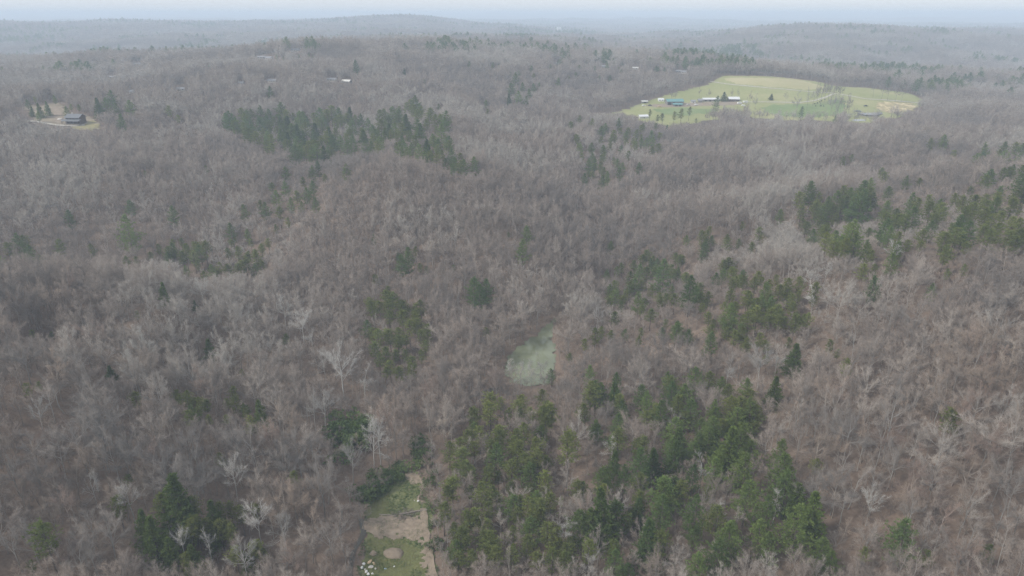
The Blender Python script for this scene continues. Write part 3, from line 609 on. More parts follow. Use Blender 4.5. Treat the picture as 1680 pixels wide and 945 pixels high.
# the dark log house on its knoll, with an upper and a porch roof
lx, ly, lz = spot(126, 202)
lh = thing('log_house', 'dark two-storey log house with stacked roofs in the left hilltop yard', 'house', (lx, ly, lz), -.12)
walls(13, 9, 5.6, 2.4).build('wall', MAT['log'], lh); lr_ = gable(13, 9, 5.6, 2.4, .9).build('roof', MAT['roof_log'], lh)
g = Geo(); g.box((-3, 1, 8), (1, 1, 2.4)); g.build('chimney', MAT['stone'], lr_)
g = Geo(); g.add([(-8.5, -8.6, 2.7), (8.5, -8.6, 2.7), (8.5, -4.5, 3.9), (-8.5, -4.5, 3.9), (-8.5, -8.6, 2.9), (8.5, -8.6, 2.9), (8.5, -4.5, 4.15), (-8.5, -4.5, 4.15)], [(0, 3, 2, 1), (4, 5, 6, 7), (0, 1, 5, 4), (1, 2, 6, 5), (2, 3, 7, 6), (3, 0, 4, 7)]); g.build('porch_roof', MAT['roof_log'], lh)
g = Geo(); g.box((0, -6.5, -.1), (16.6, 4, .8)); g.build('porch_floor', MAT['wood'], lh)
for k in range(5):
    g = Geo(); g.box((-7.8 + 3.9 * k, -8.2, 1.5), (.28, .28, 2.5)); g.build('porch_post', MAT['log'], lh)
for k in range(4):
    g = Geo(); g.box((-4.8 + 3.2 * k, -4.55, 4.75), (1.2, .14, 1.1)); g.build('window', MAT['glass'], lh)
g = Geo(); g.box((0, -4.55, 1.3), (1.1, .14, 2.1)); g.build('door', MAT['barn_wall'], lh)
OPEN.append((lx, ly, lz - 1, 14))
FAR_HOUSES = [ # pixel, wall length m, label
 (545,133,12,'long pale house with white trim on the plateau left of centre'), (569,136,11,'small white cottage just right of the long pale house'), (447,135,10,'small pale house left of the long plateau house'),
 (680,174,8,'tiny white hut in the woods above the pine band'), (485,84,12,'white barn on the blue ridge edge'), (430,96,12,'left one of two small white roofs beyond the plateau edge'),
 (442,97,10,'right one of two small white roofs beyond the plateau edge'), (160,51,20,'white roof high on the far left blue slope'), (297,149,8,'small grey house in bare woods on the left plateau'),
 (186,129,9,'small white house at the left plateau edge'), (228,107,14,'white roof low in the blue valley on the left'), (396,139,6,'tiny white roof left of the small pale plateau house'), (215,153,7,'tiny pale hut behind the evergreens by the log house'),
 (862,74,26,'cream house on the blue slope right of the centre hill'), (935,47,60,'long pale building on the far blue ridge'), (990,111,9,'small white house among plateau evergreens'),
 (1042,114,9,'small white house right of the plateau evergreens'), (1113,119,8,'left one of two white cabins behind the farm woods'), (1122,120,8,'right one of two white cabins behind the farm woods'), (915,106,9,'small white house beside the dark plateau evergreens'), (530,77,18,'white roof on the blue slope above the plateau')]
for i, (px, py, L, lab) in enumerate(FAR_HOUSES):
    building('house', lab, 'house', px, py, L, min(7, L * .6), 2.2, 1.6, 'barn_wall' if i % 2 else 'siding', 'siding' if i in (1, 16) else 'roof_grey', random.uniform(-.4, .4), 'white houses scattered over the far woods', win(L, max(2, int(L / 4))))
for q in [(880,602),(905,560),(866,590),(848,604),(888,578),(906,540),(898,612),(862,612),(912,528)]:      # the pond lies open to view
    x, y, z = spot(*q); OPEN.append((x, y, z + 1.0, 7))
for q in [(48,190),(62,200),(78,203),(94,206),(140,213),(156,212),(40,182)]:
    x, y, z = spot(*q); OPEN.append((x, y, z + 1.5, 8))
for q in [(980,190),(988,191),(998,188),(1020,190),(1045,194),(1070,203),(1095,208),(1130,206),(1160,203),(1250,200),(1300,203),(1350,204),(1410,207),(1460,200),(1500,186)]:
    x, y, z = spot(*q); OPEN.append((x, y, z + 4, 14))
# white tower-like block on the far ridge
tx, ty, tz = spot(917, 53); tt = thing('tower_block', 'tall white tower block on the far blue ridge right of centre', 'tower', (tx, ty, tz), .2)
g = Geo(); g.box((0, 0, 14), (22, 14, 30)); g.build('tower_body', MAT['white'], tt); g = Geo(); g.box((0, 0, 29.6), (24, 16, 1.6)); g.build('roof', MAT['roof_white'], tt)
OPEN.append((tx, ty, tz + 4, 16))

# ------------------------------------------------------------------ bare woods
def grid_points(y0, y1, xmax, step, rmin, rmax):
    X, Y = np.meshgrid(np.arange(-xmax, xmax, step), np.arange(y0, y1, step))
    X = X + rng.uniform(-.46, .46, X.shape) * step; Y = Y + rng.uniform(-.46, .46, Y.shape) * step
    x, y = X.ravel(), Y.ravel(); r = np.hypot(x, y)
    m = (r >= rmin) & (r < rmax) & (np.abs(x) < (y + 60) * .98 + 25) & (y > 60); return x[m], y[m]
EL = (GZ - CAMZ) / np.exp(GL); HOR = np.maximum.accumulate(EL, 0)
def in_sight(x, y, tall, slack=.004):
    t = np.clip((np.arctan2(x, y) - TH0) / (TH1 - TH0) * (NT - 1), 0, NT - 1).round().astype(int)
    r = np.hypot(x, y); l = np.clip((np.log(r * .985) - LR[0]) / (LR[-1] - LR[0]) * (NR - 1), 0, NR - 1).astype(int)
    return (height(x, y) + tall - CAMZ) / r > HOR[l, t] - slack
CLEAR = [(PASTURE, 0), (CLEARING, 0), (POND, 0), (YARD, 0)]
def free(x, y):
    ok = np.ones(x.shape, bool)
    for poly, _ in CLEAR: ok &= ~inside(x, y, poly)
    return ok
ALL_EV = [(p[0], p[2], p[3], p[4], p[5], p[6]) for p in PLACED] + [(q[0], q[1], q[2], float(height(q[1], q[2])), q[3], q[4]) for k in LATER for q in CROWD[k]]
EV = np.array([(p[1], p[2], p[4] * (.13 if p[0] != 'evergreen_shrub' else .5)) for p in ALL_EV])
def clear_of_evergreens(x, y):
    ok = np.ones(x.shape, bool)
    for ex, ey, er in EV: ok &= (x - ex) ** 2 + (y - ey) ** 2 > (er + 1.0) ** 2
    return ok
def woods(step, rmin, rmax):
    x, y = grid_points(60, rmax, rmax * .95, step, rmin, rmax)
    px, py, dep = project(x, y, height(x, y) + 15)
    m = (px > -420) & (px < 2100) & (py < 1250) & in_sight(x, y, 24); x, y = x[m], y[m]
    m = free(x, y); return x[m], y[m]
def points_object(name, x, y, hs, wide, idx, sources, color, sink=.1):
    """one 'stuff' object: the trees nobody could pick out, as instances of the individual trees' own meshes"""
    me = bpy.data.meshes.new(name); n = len(x); me.vertices.add(n)
    me.vertices.foreach_set('co', np.stack([x, y, height(x, y) - sink], 1).astype(np.float32).ravel())
    def attr(nm, typ, data, key='value'):
        a = me.attributes.new(nm, typ, 'POINT'); a.data.foreach_set(key, data.ravel())
    attr('turn', 'FLOAT_VECTOR', np.stack([rng.normal(0, .03, n), rng.normal(0, .03, n), rng.uniform(0, 6.28, n)], 1).astype(np.float32), 'vector')
    attr('size', 'FLOAT_VECTOR', np.stack([hs * wide, hs * wide, hs], 1).astype(np.float32), 'vector')
    attr('which', 'INT', idx.astype(np.int32))
    o = link(name, me); o.color = (*color, 1); tag(o, kind='stuff')
    g = bpy.data.node_groups.new(name, 'GeometryNodeTree'); g.interface.new_socket('Geometry', in_out='INPUT', socket_type='NodeSocketGeometry'); g.interface.new_socket('Geometry', in_out='OUTPUT', socket_type='NodeSocketGeometry')
    N = g.nodes; L = g.links; gi, go = N.new('NodeGroupInput'), N.new('NodeGroupOutput')
    jo = N.new('GeometryNodeJoinGeometry')
    for parts in reversed(sources):
        j = N.new('GeometryNodeJoinGeometry')
        for p in parts:
            oi = N.new('GeometryNodeObjectInfo'); oi.inputs['Object'].default_value = p; oi.transform_space = 'ORIGINAL'
            L.new(oi.outputs['Geometry'], j.inputs[0])
        ti = N.new('GeometryNodeGeometryToInstance'); L.new(j.outputs[0], ti.inputs[0]); L.new(ti.outputs[0], jo.inputs[0])
    ip = N.new('GeometryNodeInstanceOnPoints'); ip.inputs['Pick Instance'].default_value = True
    L.new(gi.outputs[0], ip.inputs['Points']); L.new(jo.outputs[0], ip.inputs['Instance'])
    for nm, typ, sock in (('turn', 'FLOAT_VECTOR', 'Rotation'), ('size', 'FLOAT_VECTOR', 'Scale'), ('which', 'INT', 'Instance Index')):
        na = N.new('GeometryNodeInputNamedAttribute'); na.data_type = typ; na.inputs['Name'].default_value = nm
        out = [s for s in na.outputs if s.enabled and s.name == 'Attribute'][0]; L.new(out, ip.inputs[sock])
    L.new(ip.outputs[0], go.inputs[0])
    md = o.modifiers.new('scatter', 'NODES'); md.node_group = g; return o
bx, by = woods(5.0, 100, 1150)
m = clear_of_evergreens(bx, by) & (rng.random(len(bx)) < .93); bx, by = bx[m], by[m]
bh = 15 + 2.6 * vnoise(bx / 60, by / 60, 21) + rng.normal(0, 2.2, len(bx)); bh = np.clip(bh, 8.5, 23)
# a tree in front of an evergreen grows no higher than lets the evergreen be seen
keep = np.ones(len(bx), bool)
for k_, ex, ey, ez, eh, ew in ALL_EV:
    sees = {'pine_tree': .5 if math.hypot(ex, ey) < 300 else .32, 'scrub_pine': .78 if math.hypot(ex, ey) < 260 else .5, 'hemlock_tree': .3}.get(k_, .2)
    r = math.hypot(ex, ey); ux_, uy_ = ex / r, ey / r
    along = bx * ux_ + by * uy_; side = np.abs(bx * uy_ - by * ux_); gap_ = r - along
    near = (gap_ > -2) & (gap_ < 75) & (side < eh * .17 * ew + 2.8)
    if not near.any(): continue
    eye = (ez + eh * sees - CAMZ) / r; room = CAMZ + eye * along[near] - height(bx[near], by[near])
    bh[near] = np.minimum(bh[near], room * 1.05)
for ox, oy, oz, half in OPEN:
    r = math.hypot(ox, oy); ux_, uy_ = ox / r, oy / r
    along = bx * ux_ + by * uy_; side = np.abs(bx * uy_ - by * ux_); gap_ = r - along
    near = (gap_ > -1) & (gap_ < 140) & (side < half)
    if near.any(): bh[near] = np.minimum(bh[near], CAMZ + (oz - CAMZ) / r * along[near] - height(bx[near], by[near]))
    bh[(gap_ > -3) & (gap_ < 6) & (side < half)] = 0
keep = bh > 7; bx, by, bh = bx[keep], by[keep], bh[keep]
bpx, bpy_, bdep = project(bx, by, height(bx, by) + bh * .6)
near_size = np.where((bpx > 5) & (bpx < 1675) & (bpy_ > 5) & (bpy_ < 930), bh / bdep, 0)
order = np.argsort(-near_size); OWN = order[:276]; REST = np.setdiff1d(np.arange(len(bx)), OWN)
for i in OWN:
    ti = random.choices(range(5), (4, 2, 3, 2, 1))[0]
    plant('bare_tree', bx[i], by[i], bh[i], random.uniform(.85, 1.2), TONES[ti][1], None, TONES[ti][0])
src = lambda k: [s[2][1] for s in SHAPES[k]]
n = len(REST); hs = bh[REST] / NAT_H['bare_tree']
points_object('bare_woods', bx[REST], by[REST], hs, rng.uniform(.85, 1.2, n), rng.integers(0, 10, n), src('bare_tree'), (1, .97, .95))
for k in LATER:
    if CROWD[k]:
        q = CROWD[k]; n = len(q); q_h = np.array([a[3] for a in q]) / NAT_H[k]
        points_object({'pine_tree': 'pine_mass', 'scrub_pine': 'scrub_pine_mass', 'hemlock_tree': 'evergreen_mass'}[k], np.array([a[1] for a in q]), np.array([a[2] for a in q]), q_h, np.array([a[4] for a in q]), rng.integers(0, len(SHAPES[k]), n), src(k), (1, 1, 1))
ux, uy = woods(4.6, 100, 420)                     # saplings and brush between the trunks
n = len(ux); points_object('saplings', ux, uy, rng.uniform(.16, .42, n), rng.uniform(1.0, 1.6, n), rng.integers(0, 10, n), src('bare_tree'), (.95, .88, .82))
fx, fy = woods(9.5, 1150, 3000)
for ox, oy, oz, half in OPEN:
    r = math.hypot(ox, oy)
    if r < 1100: continue
    along = fx * ox / r + fy * oy / r; side = np.abs(fx * oy - fy * ox) / r; gap_ = r - along
    m = ~((gap_ > -8) & (gap_ < 160) & (side < half + 3) & (CAMZ + (oz - CAMZ) / r * along - height(fx, fy) < 20)); fx, fy = fx[m], fy[m]
n = len(fx)
ev = vnoise(fx / 110, fy / 110, 31) + .6 * vnoise(fx / 40, fy / 40, 32) + rng.normal(0, .35, n) > 1.02
points_object('distant_bare_woods', fx[~ev], fy[~ev], rng.uniform(.8, 1.15, (~ev).sum()), rng.uniform(1.2, 1.7, (~ev).sum()), rng.integers(0, 10, (~ev).sum()), src('bare_tree'), (1, .97, .95))
gx, gy = woods(19, 3000, 8500); n2 = len(gx)
ev2 = vnoise(gx / 160, gy / 160, 33) + rng.normal(0, .4, n2) > .75
points_object('farthest_bare_woods', gx[~ev2], gy[~ev2], rng.uniform(.8, 1.1, (~ev2).sum()), rng.uniform(2.0, 2.8, (~ev2).sum()), rng.integers(0, 10, (~ev2).sum()), src('bare_tree'), (1, .97, .95))
cx, cy = np.append(fx[ev], gx[ev2]), np.append(fy[ev], gy[ev2]); n = len(cx)
points_object('distant_evergreens', cx, cy, rng.uniform(.8, 1.3, n), rng.uniform(1.0, 1.7, n), rng.integers(0, 6, n), src('pine_tree'), (1, 1, 1))


# ------------------------------------------------------------------ ground cover
sheet('pasture', PASTURE, MAT['pasture'], .30, 3.0, rag=6)
sheet('stubble_field', smooth(wpoly([(1432,168),(1462,166),(1512,171),(1500,182),(1478,186),(1452,187),(1436,178)]), 2), MAT['stubble'], .45, 2.5, rag=8)
sheet('lower_meadow', smooth(wpoly([(1066,182),(1085,178),(1130,177),(1165,178),(1180,183),(1140,190),(1100,190)]), 2), MAT['meadow'], .42, 2.5, rag=8)
sheet('green_meadow', smooth(wpoly([(1250,172),(1320,171),(1350,167),(1380,162),(1392,172),(1385,190),(1340,195),(1290,192),(1250,186)]), 2), MAT['meadow'], .42, 2.5, rag=8)
sheet('tan_field', smooth(wpoly([(1178,127),(1250,128),(1320,133),(1362,143),(1340,150),(1262,144),(1200,138)]), 2), MAT['hay'], .42, 3, rag=6)
sheet('farmyard', smooth(wpoly([(1050,172),(1100,170),(1180,166),(1225,168),(1218,173),(1150,174),(1118,177),(1070,177)]), 1), MAT['dirt'], .42, 2., rag=3)
track('farm_track', [(1165,134),(1200,139),(1260,145),(1330,151),(1366,153)], 3.0, MAT['gravel'], .58)
track('gravel_drive', [(1222,168),(1270,168),(1310,169),(1335,166),(1355,160),(1368,154),(1390,157),(1420,163),(1470,166),(1522,171)], 3.4, MAT['gravel'], .62)
sheet('field_pond', FIELD_POND, MAT['farm_water'], 0, 1.5, level=float(np.median([height(a, b) for a, b in FIELD_POND])) + .9)
sheet('water_strip', smooth(wpoly([(1394,197),(1408,195.5),(1422,197),(1420,199.5),(1400,199.5)]), 1), MAT['farm_water'], .5, 1.2)
sheet('yard_ground', YARD, MAT['yard'], .30, 1.5, rag=6)
sheet('lawn', smooth(wpoly([(112,206),(120,207.5),(140,206),(146,197),(160,199),(168,207),(163,214),(140,215),(118,213)]), 2), MAT['lawn'], .42, 1.2, rag=4)
sheet('bare_slope', smooth(wpoly([(84,176),(98,175),(106,190),(108,203),(88,203),(84,190)]), 1), MAT['dirt'], .42, 1.5, rag=3)
track('driveway', [(44,199),(60,200),(80,204),(100,207),(122,207.5),(143,205)], 4.2, MAT['gravel'], .55)
sheet('clearing', CLEARING, MAT['grass'], .12, .5, rag=5)
sheet('weed_patch', smooth(wpoly([(594,832),(612,818),(636,812),(648,820),(640,836),(620,846),(598,850)]), 2), MAT['weeds'], .20, .4, rag=4)
sheet('weedy_ground', smooth(wpoly([(604,884),(640,882),(688,890),(694,915),(700,960),(590,960),(590,915)]), 2), MAT['weeds'], .20, .4, rag=5)
sheet('dirt_patch', smooth(wpoly([(598,852),(622,850),(652,846),(690,838),(702,850),(708,900),(704,960),(688,930),(690,888),(650,880),(610,882),(599,870)]), 2), MAT['dirt'], .27, .4, rag=4.5)
sheet('bare_head', smooth(wpoly([(666,764),(694,765),(702,800),(704,842),(694,840),(688,800),(672,785)]), 2), MAT['dirt'], .20, .4, rag=5)
track('dirt_track', [(694,835),(698,865),(702,900),(710,940),(722,985),(738,1050)], 2.6, MAT['dirt'], .34, .6)
track('shaded_ditch', [(562,1010),(580,965),(574,935),(580,905),(598,874),(592,852)], 1.6, MAT['ditch'], .2, .6)  # shadowed ditch, its shade painted in by the dark water colour
track('creek_bend', [(722,705),(740,676),(755,662),(775,650),(800,642),(825,636)], 2.4, MAT['ditch'], .2, .6)
sheet('pond', POND, MAT['pond'], 0, .5, level=POND_Z, rag=3)

# ------------------------------------------------------------------ things in the clearing
def rock_like(seed, d, rough=.25, n=8, m=5):
    g = np.random.default_rng(seed); V = [(0, 0, -d[2] * .5)]
    for j in range(1, m):
        for i in range(n):
            a, b = 2 * math.pi * i / n, math.pi * j / m - math.pi / 2; k = 1 + g.uniform(-rough, rough)
            V.append((d[0] * .5 * math.cos(a) * math.cos(b) * k, d[1] * .5 * math.sin(a) * math.cos(b) * k, d[2] * .5 * math.sin(b) * k))
    V.append((0, 0, d[2] * .5)); Fc = [(0, 1 + (i + 1) % n, 1 + i) for i in range(n)]
    for j in range(m - 2):
        for i in range(n): a = 1 + j * n; Fc.append((a + i, a + (i + 1) % n, a + n + (i + 1) % n, a + n + i))
    a = 1 + (m - 2) * n; Fc += [(a + i, a + (i + 1) % n, len(V) - 1) for i in range(n)]; return V, Fc
def lump(name, label, cat, px, py, d, mat, seed, group=None, dz=0., tilt=0):
    x, y, z = spot(px, py); V_, F_ = rock_like(seed, d) if d[0] < 5 else rock_like(seed, d, .09, 18, 9); o = link(name, mesh_from(name, V_, F_, MAT[mat], smooth_=d[0] > 5), None, (x, y, z + dz)); o.rotation_euler = (tilt, tilt * .6, seed)
    return tag(o, label, cat, group)
SCRAP = [(597,926,(1.6,1.2,.9),'litter_white','white block at the top left of the rubbish heap'), (594,932,(1.1,1.5,.8),'litter_white','white lump at the far left of the rubbish heap'), (606,923,(2.6,1.2,.6),'litter_tan','tan board slab at the top of the rubbish heap'),
 (613,925,(1.8,.9,.5),'litter_tan','short tan slab at the upper right of the rubbish heap'), (608,931,(2.0,1.6,.7),'stone','grey-brown slab in the middle of the rubbish heap'), (601,939,(1.4,1.1,.9),'litter_white','white block left of centre in the rubbish heap'),
 (604,943,(1.2,1.2,.9),'litter_white','white lump at the lower middle of the rubbish heap'), (611,942,(1.0,.8,.7),'litter_white','small white scrap at the lower right of the rubbish heap'), (599,935,(1.,.9,.6),'stone','small grey stone between the white blocks of the heap'), (616,934,(1.2,1.,.6),'stone','grey stone at the right edge of the rubbish heap'),
 (632,934,(1.1,.7,.5),'litter_blue','pale blue scrap lying alone right of the rubbish heap'), (647,930,(.9,.6,.5),'litter_white','small white scrap lying in weeds below the dirt mound'), (686,823,(.9,.9,.9),'litter_white','white bucket standing at the right edge of the upper grass'), (680,822,(.5,.5,.4),'stone','small dark stone beside the white bucket')]
for i, (px, py, d, mt, lab) in enumerate(SCRAP): lump('scrap_piece' if 'stone' not in lab else 'stone', lab, 'scrap' if 'stone' not in lab else 'stone', px, py, tuple(v * .8 for v in d), mt, 40 + i, 'scraps dumped in the clearing', d[2] * .25, .1)
lump('dirt_mound', 'rounded heap of pale bare dirt in the lower clearing', 'mound', 645, 909, (6.6, 4.9, 2.8), 'dirt', 3, None, -.2)
lump('dirt_mound', 'small heap of pale dirt above the rubbish heap', 'mound', 612, 909, (2.6, 2.0, 1.2), 'dirt', 5, None, .1)
def log_thing(label, px, py, L, r, ang):
    x, y, z = spot(px, py); t = thing('fallen_log', label, 'log', (x, y, z + r * .9), ang)
    Xs = np.linspace(-L / 2, L / 2, 7); P = np.column_stack([Xs, .08 * np.sin(Xs * 1.3), .05 * np.cos(Xs)]); v, f = bars(P[:-1], P[1:], np.linspace(r, r * .7, 6), np.linspace(r, r * .7, 7)[1:], 8)
    link('trunk', mesh_from('trunk', v, f, MAT['wood'], smooth_=True), t)
    for k in (-1, 1):
        b0 = np.array([[k * L * .25, 0, 0.]]); v, f = bars(b0, b0 + [[k * .8, .5 * k, .9]], r * .35, r * .1, 5); link('limb_stub', mesh_from('limb_stub', v, f, MAT['wood']), t)
log_thing('long grey fallen log below the grassy bank', 678, 841, 9, .35, .25); log_thing('short pale fallen log at the left foot of the grassy bank', 634, 846, 5.5, .26, -.1)
for (px, py, lab, sd) in [(658,848,'brown brush heap piled on the bare dirt below the log', 1), (672,843,'small tangled brush heap under the long fallen log', 2)]:
    x, y, z = spot(px, py); g = np.random.default_rng(sd); n_s = 130; a0 = g.normal(0, 1, (n_s, 3)) * [1.9, 1.2, .15] + [0, 0, .35]; dd = unit(g.normal(0, 1, (n_s, 3)) * [1, 1, .3]); v, f = spikes(a0 - dd * 1., a0 + dd * 1.2, .05)
    tag(link('brush_heap', mesh_from('brush_heap', v, f, MAT['wood']), None, (x, y, z)), lab, 'brush heap')
# tufts of weeds on the grassy ground
n = 2600; qx = []; qy = []
for poly in (CLEARING,):
    P = np.array(poly); X_ = rng.uniform(P[:, 0].min(), P[:, 0].max(), n * 3); Y_ = rng.uniform(P[:, 1].min(), P[:, 1].max(), n * 3); m = inside(X_, Y_, poly) & (vnoise(X_ / 4, Y_ / 4, 51) > -.15); qx.append(X_[m][:n]); qy.append(Y_[m][:n])
qx, qy = np.concatenate(qx), np.concatenate(qy); b0 = np.column_stack([qx, qy, height(qx, qy) + .1]); b0 = np.repeat(b0, 6, 0); dd = unit(rng.normal(0, 1, b0.shape) * [1, 1, .2] + [0, 0, .9]); b0[:, :2] += rng.normal(0, .2, (len(b0), 2))
v, f = spikes(b0, b0 + dd * rng.uniform(.25, .7, (len(b0), 1)), .06); tag(link('weeds', mesh_from('weeds', v, f, MAT['shrub'])), kind='stuff')

# ------------------------------------------------------------------ pasture trees, cattle, cars
def cow_mesh():
    me = bpy.data.meshes.new('cow')
    J = [(0, 0, 1.05), (.55, 0, 1.1), (-.6, 0, 1.1), (.95, 0, 1.35), (1.3, 0, 1.2), (.55, .2, .6), (.55, .22, .02), (.55, -.2, .6), (.58, -.22, .02), (-.6, .2, .6), (-.62, .22, .02), (-.6, -.2, .6), (-.6, -.22, .02), (-.85, 0, 1.0), (-.95, 0, .5)]
    E = [(0, 1), (0, 2), (1, 3), (3, 4), (1, 5), (5, 6), (1, 7), (7, 8), (2, 9), (9, 10), (2, 11), (11, 12), (2, 13), (13, 14)]; me.from_pydata(J, E, [])
    o = bpy.data.objects.new('cow', me); COL.objects.link(o); me.materials.append(MAT['cow']); md = o.modifiers.new('skin', 'SKIN')
    rr = [.36, .32, .33, .2, .14, .12, .07, .12, .07, .13, .07, .13, .07, .05, .03]
    for v_, r in zip(me.skin_vertices[0].data, rr): v_.radius = (r, r)
    me.skin_vertices[0].data[0].use_root = True; o.modifiers.new('sub', 'SUBSURF').levels = 1; return o
COWS = [(1338,175,'leftmost black cow below the gravel drive'), (1341,170.5,'black cow nearest the gravel drive, left of the tree row'), (1346,175.5,'black cow in the lower row, middle of three'), (1347,167,'black cow just below the bend of the drive'), (1351,175.5,'rightmost black cow of the lower row'), (1353,165,'rightmost black cow, close under the pasture trees'), (1344,168.5,'black cow standing between two others near the drive'), (1336,172,'black cow at the left, a little uphill of the leftmost')]
cow0 = None
for px, py, lab in COWS:
    x, y, z = spot(px, py)
    if cow0 is None: o = cow0 = cow_mesh()
    else: o = cow0.copy(); COL.objects.link(o)
    o.location = (x, y, z + .3); o.rotation_euler = (0, 0, random.uniform(0, 6.28)); o.scale = (1.15,) * 3; tag(o, lab, 'cow', 'black cattle grazing in the pasture')
def vehicle(label, px, py, mat, L=5., van=False, rz=0):
    x, y, z = spot(px, py); t = thing('parked_car', label, 'car', (x, y, z + .42), rz, 'vehicles parked about the farm')
    prof = [(-L / 2, .35), (-L / 2, .95), (-L * .32, 1.02), (-L * .22, 1.6), (L * .18, 1.6), (L * .3, 1.05), (L / 2, .9), (L / 2, .35)] if not van else [(-L / 2, .4), (-L / 2, 2.5), (L * .36, 2.5), (L * .46, 1.4), (L / 2, 1.2), (L / 2, .4)]
    n_p = len(prof); Vv = [(a, -.9, b) for a, b in prof] + [(a, .9, b) for a, b in prof]; Ff = [tuple(range(n_p)), tuple(range(2 * n_p - 1, n_p - 1, -1))] + [(i, i + n_p, (i + 1) % n_p + n_p, (i + 1) % n_p) for i in range(n_p)]
    link('body', mesh_from('body', Vv, Ff, MAT[mat]), t); g = Geo(); g.box((0, 0, 1.3 if not van else 1.9), (L * .42, 1.83, .34)); g.build('window', MAT['glass'], t)
    for a in (-L * .3, L * .3):
        for b in (-.85, .85):
            v, f = bars([(a, b - .12, .34)], [(a, b + .12, .34)], .34, .34, 10); link('wheel', mesh_from('wheel', v, f, MAT['cow']), t)
for a in [('white van parked below the farmhouse at the right', 1213, 171, 'white', 6, True, .2), ('white car parked right of the farmhouse', 1219, 174, 'white', 5, False, -.2), ('white trailer standing beside the farmhouse drive', 1223, 169, 'white', 7, True, .1), ('pale car parked in front of the grey shed', 1129, 173, 'siding', 5, False, .3), ('white pickup parked in front of the dark shed', 1142, 173, 'white', 5.5, False, .1), ('dark car parked left of the blue-green barn', 1066, 174, 'roof_dark', 5, False, 0), ('white car parked on the left farmyard dirt', 1056, 174.5, 'white', 5, False, .2), ('dark car parked alone in the right field above the pond', 1420, 175, 'roof_dark', 5, False, 0), ('tan car parked on bare dirt below the blue-green barn', 1082, 176, 'litter_tan', 5, False, 0)]: vehicle(*a[:4], a[4], a[5], a[6])
lump('stone_pile', 'pale heap of stone left of the log house', 'stone pile', 99, 196, (7, 5, 2.6), 'stone', 8)
lump('earth_bank', 'dark earth bank at the left shore of the field pond', 'mound', 1407, 183, (9, 6, 3.2), 'roof_dark', 9)
FIELD_TREES = [(1306,176,30),(1324,168,32),(1333,162,30),(1340,158,28),(1346,160,30),(1352,156,28),(1358,158,30),(1364,154,28),(1370,158,30),(1376,156,28),(1362,178,32),(1370,184,32),(1378,182,34),(1386,184,32),(1391,176,30),(1288,162,14),(1468,158,24),(1478,157,26),(1446,154,22),(1432,152,20),(1456,156,22),(1147,157,18),(1162,158,16),(1101,160,16),(1108,160,14),(1200,158,18),(1210,157,18),(1230,164,18),(1238,172,22),(1225,178,22),(1400,196,24),(1436,200,24)]
for px, py, hp in FIELD_TREES: plant_px('bare_tree', px, py, hp, random.uniform(.6, .85), TONES[4][1], 'field', None)
plant_px('hemlock_tree', 1187, 161, 13, 1.9, (.7, .72, .7), 'field', None, True); plant_px('hemlock_tree', 1265, 161, 9, 1.7, (.7, .7, .65), 'field', None, True)

# ------------------------------------------------------------------ haze
hz = Geo(); hz.box((0, 8400, (-40 + 178) / 2), (34600, 17600, 218))
hm = bpy.data.materials.new('haze_air'); hm.use_nodes = True; t = hm.node_tree; t.nodes.remove(t.nodes['Principled BSDF'])
pv = t.nodes.new('ShaderNodeVolumePrincipled'); pv.inputs['Color'].default_value = (.72, .85, 1.0, 1); pv.inputs['Density'].default_value = HAZE_DENSITY
t.links.new(pv.outputs[0], t.nodes['Material Output'].inputs['Volume'])
tag(hz.build('haze', hm), kind='stuff')

# ------------------------------------------------------------------ labels of the trees
MARKS = [(650, 860, 'the clearing'), (870, 585, 'the pond'), (300, 875, "the lower left evergreens"), (1210, 800, 'the big pine stand'), (528, 690, 'the white-barked pair'), (650, 560, 'the left scrub pine stand'), (345, 585, "the lone cone-shaped evergreen"), (815, 800, "the clearing's scrub pines"), (1550, 720, "the lone right slope pine"), (430, 690, "the evergreen row"), (60, 655, 'the left edge pines'), (95, 920, 'the corner pine'), (1090, 480, "the pondside pines"), (1250, 520, "the upslope scrub pines"), (1470, 912, 'the bottom right pine'), (1607, 932, "the corner's small pine"), (487, 805, "the clearing's lone left pine"), (205, 855, "the lower left tall pine")]
KINDWORD = {'bare_tree': 'bare tree', 'pale_tree': 'white-barked bare tree', 'pine_tree': 'pine', 'scrub_pine': 'scrub pine', 'hemlock_tree': 'dense dark evergreen', 'evergreen_shrub': 'dark green shrub'}
def place_phrase(px, py):
    best = min(MARKS, key=lambda m: math.hypot(px - m[0], (py - m[1]) * 1.3)); dx, dy = px - best[0], py - best[1]
    if abs(dx) > 1.2 * abs(dy): return ('left of ' if dx < 0 else 'right of ') + best[2]
    return ('behind ' if dy < 0 else 'in front of ') + best[2]
FIELDWORD = 'standing in the farm pasture'
rows = []
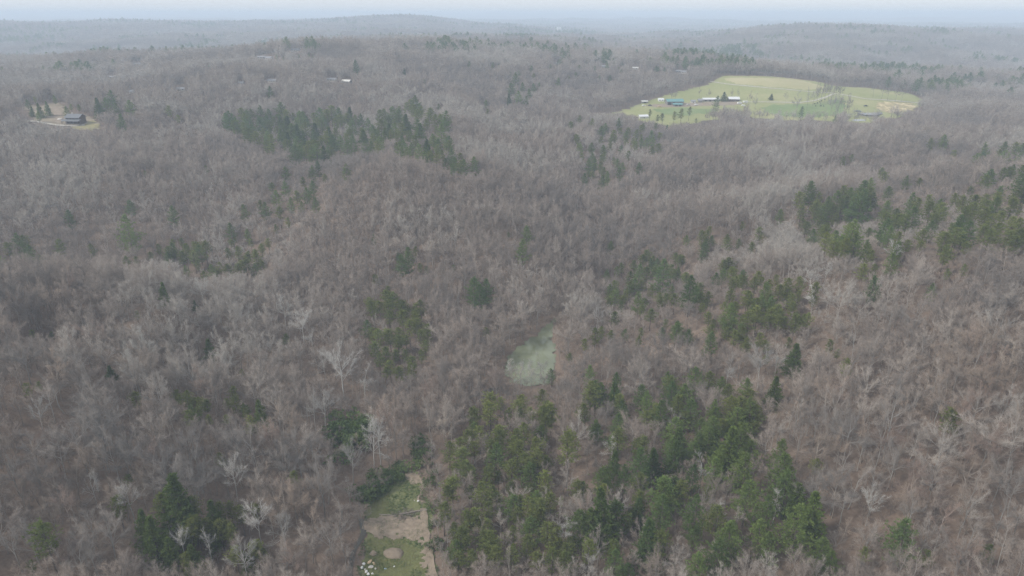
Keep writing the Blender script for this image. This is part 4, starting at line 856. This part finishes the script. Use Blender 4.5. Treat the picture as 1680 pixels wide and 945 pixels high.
for kind, root, x, y, z, h, wide, tint, meta in PLACED:
    px, py, dep = project(x, y, z + h * .6); px, py = float(px), float(py)
    tone = sum(tint) / 3; size = 'tall ' if h > NAT_H[kind] * 1.1 else 'small ' if h < NAT_H[kind] * .72 else ''; form = 'broad ' if wide > (1.38 if kind in LATER else 1.08) else 'slim ' if wide < (1.18 if kind in LATER else .93) else ''
    col = ''
    if kind == 'bare_tree' and meta != 'field': col = meta[1] + ' ' if isinstance(meta, tuple) else (meta or '') + ' '
    elif kind in ('pine_tree', 'scrub_pine', 'hemlock_tree'): col = 'light green ' if tone > 1.06 else 'deep green ' if tone < .94 else 'green '
    if kind == 'hemlock_tree': col = ''
    where = FIELDWORD if meta == 'field' else meta if isinstance(meta, str) and kind not in ('bare_tree', 'pale_tree') else place_phrase(px, py)
    group = {'bare_tree': 'bare grey-brown trees of the valley woods', 'pale_tree': 'white-barked trees among the bare woods', 'evergreen_shrub': 'dark green shrubs about the clearing'}.get(kind, 'evergreens ' + where)
    rows.append([root, (size + form + col + KINDWORD[kind]).strip(), where, px, dep, group, kind])
def share_out(rows_):
    sets = {}
    for r in rows_: sets.setdefault((r[1], r[2]), []).append(r)
    ORD = ['leftmost', 'second', 'third', 'fourth', 'fifth', 'sixth', 'seventh', 'eighth', 'ninth']
    def number(rs, base):
        rs.sort(key=lambda r: r[3])
        for k, r in enumerate(rs):
            if len(rs) == 1: r[0]['label'] = base
            elif len(rs) == 2: r[0]['label'] = base + (', the left one' if k == 0 else ', the right one')
            else: r[0]['label'] = base + ', ' + ('leftmost' if k == 0 else 'rightmost' if k == len(rs) - 1 else ORD[k] + ' from left')
    for (look, where), rs in sets.items():
        base = look + ' ' + where
        if len(rs) <= 5: number(rs, base)
        else:
            rs.sort(key=lambda r: r[4]); n_r = min(3, -(-len(rs) // 6)); names = ['nearer', 'farther'] if n_r < 3 else ['nearest', 'middle', 'farthest']
            if n_r == 1: number(rs, base); continue
            for q in range(n_r):
                part = rs[q * len(rs) // n_r:(q + 1) * len(rs) // n_r]; b2 = names[q] + ' ' + base
                if len(part) <= 9: number(part, b2)
                else:
                    for r in part: r[0]['label'] = b2
share_out(rows)
for r in rows: r[0]['group'] = r[5]

for r in rows:
    if len(r[0]['label'].split()) > 16: print('LONG', r[0]['label'])
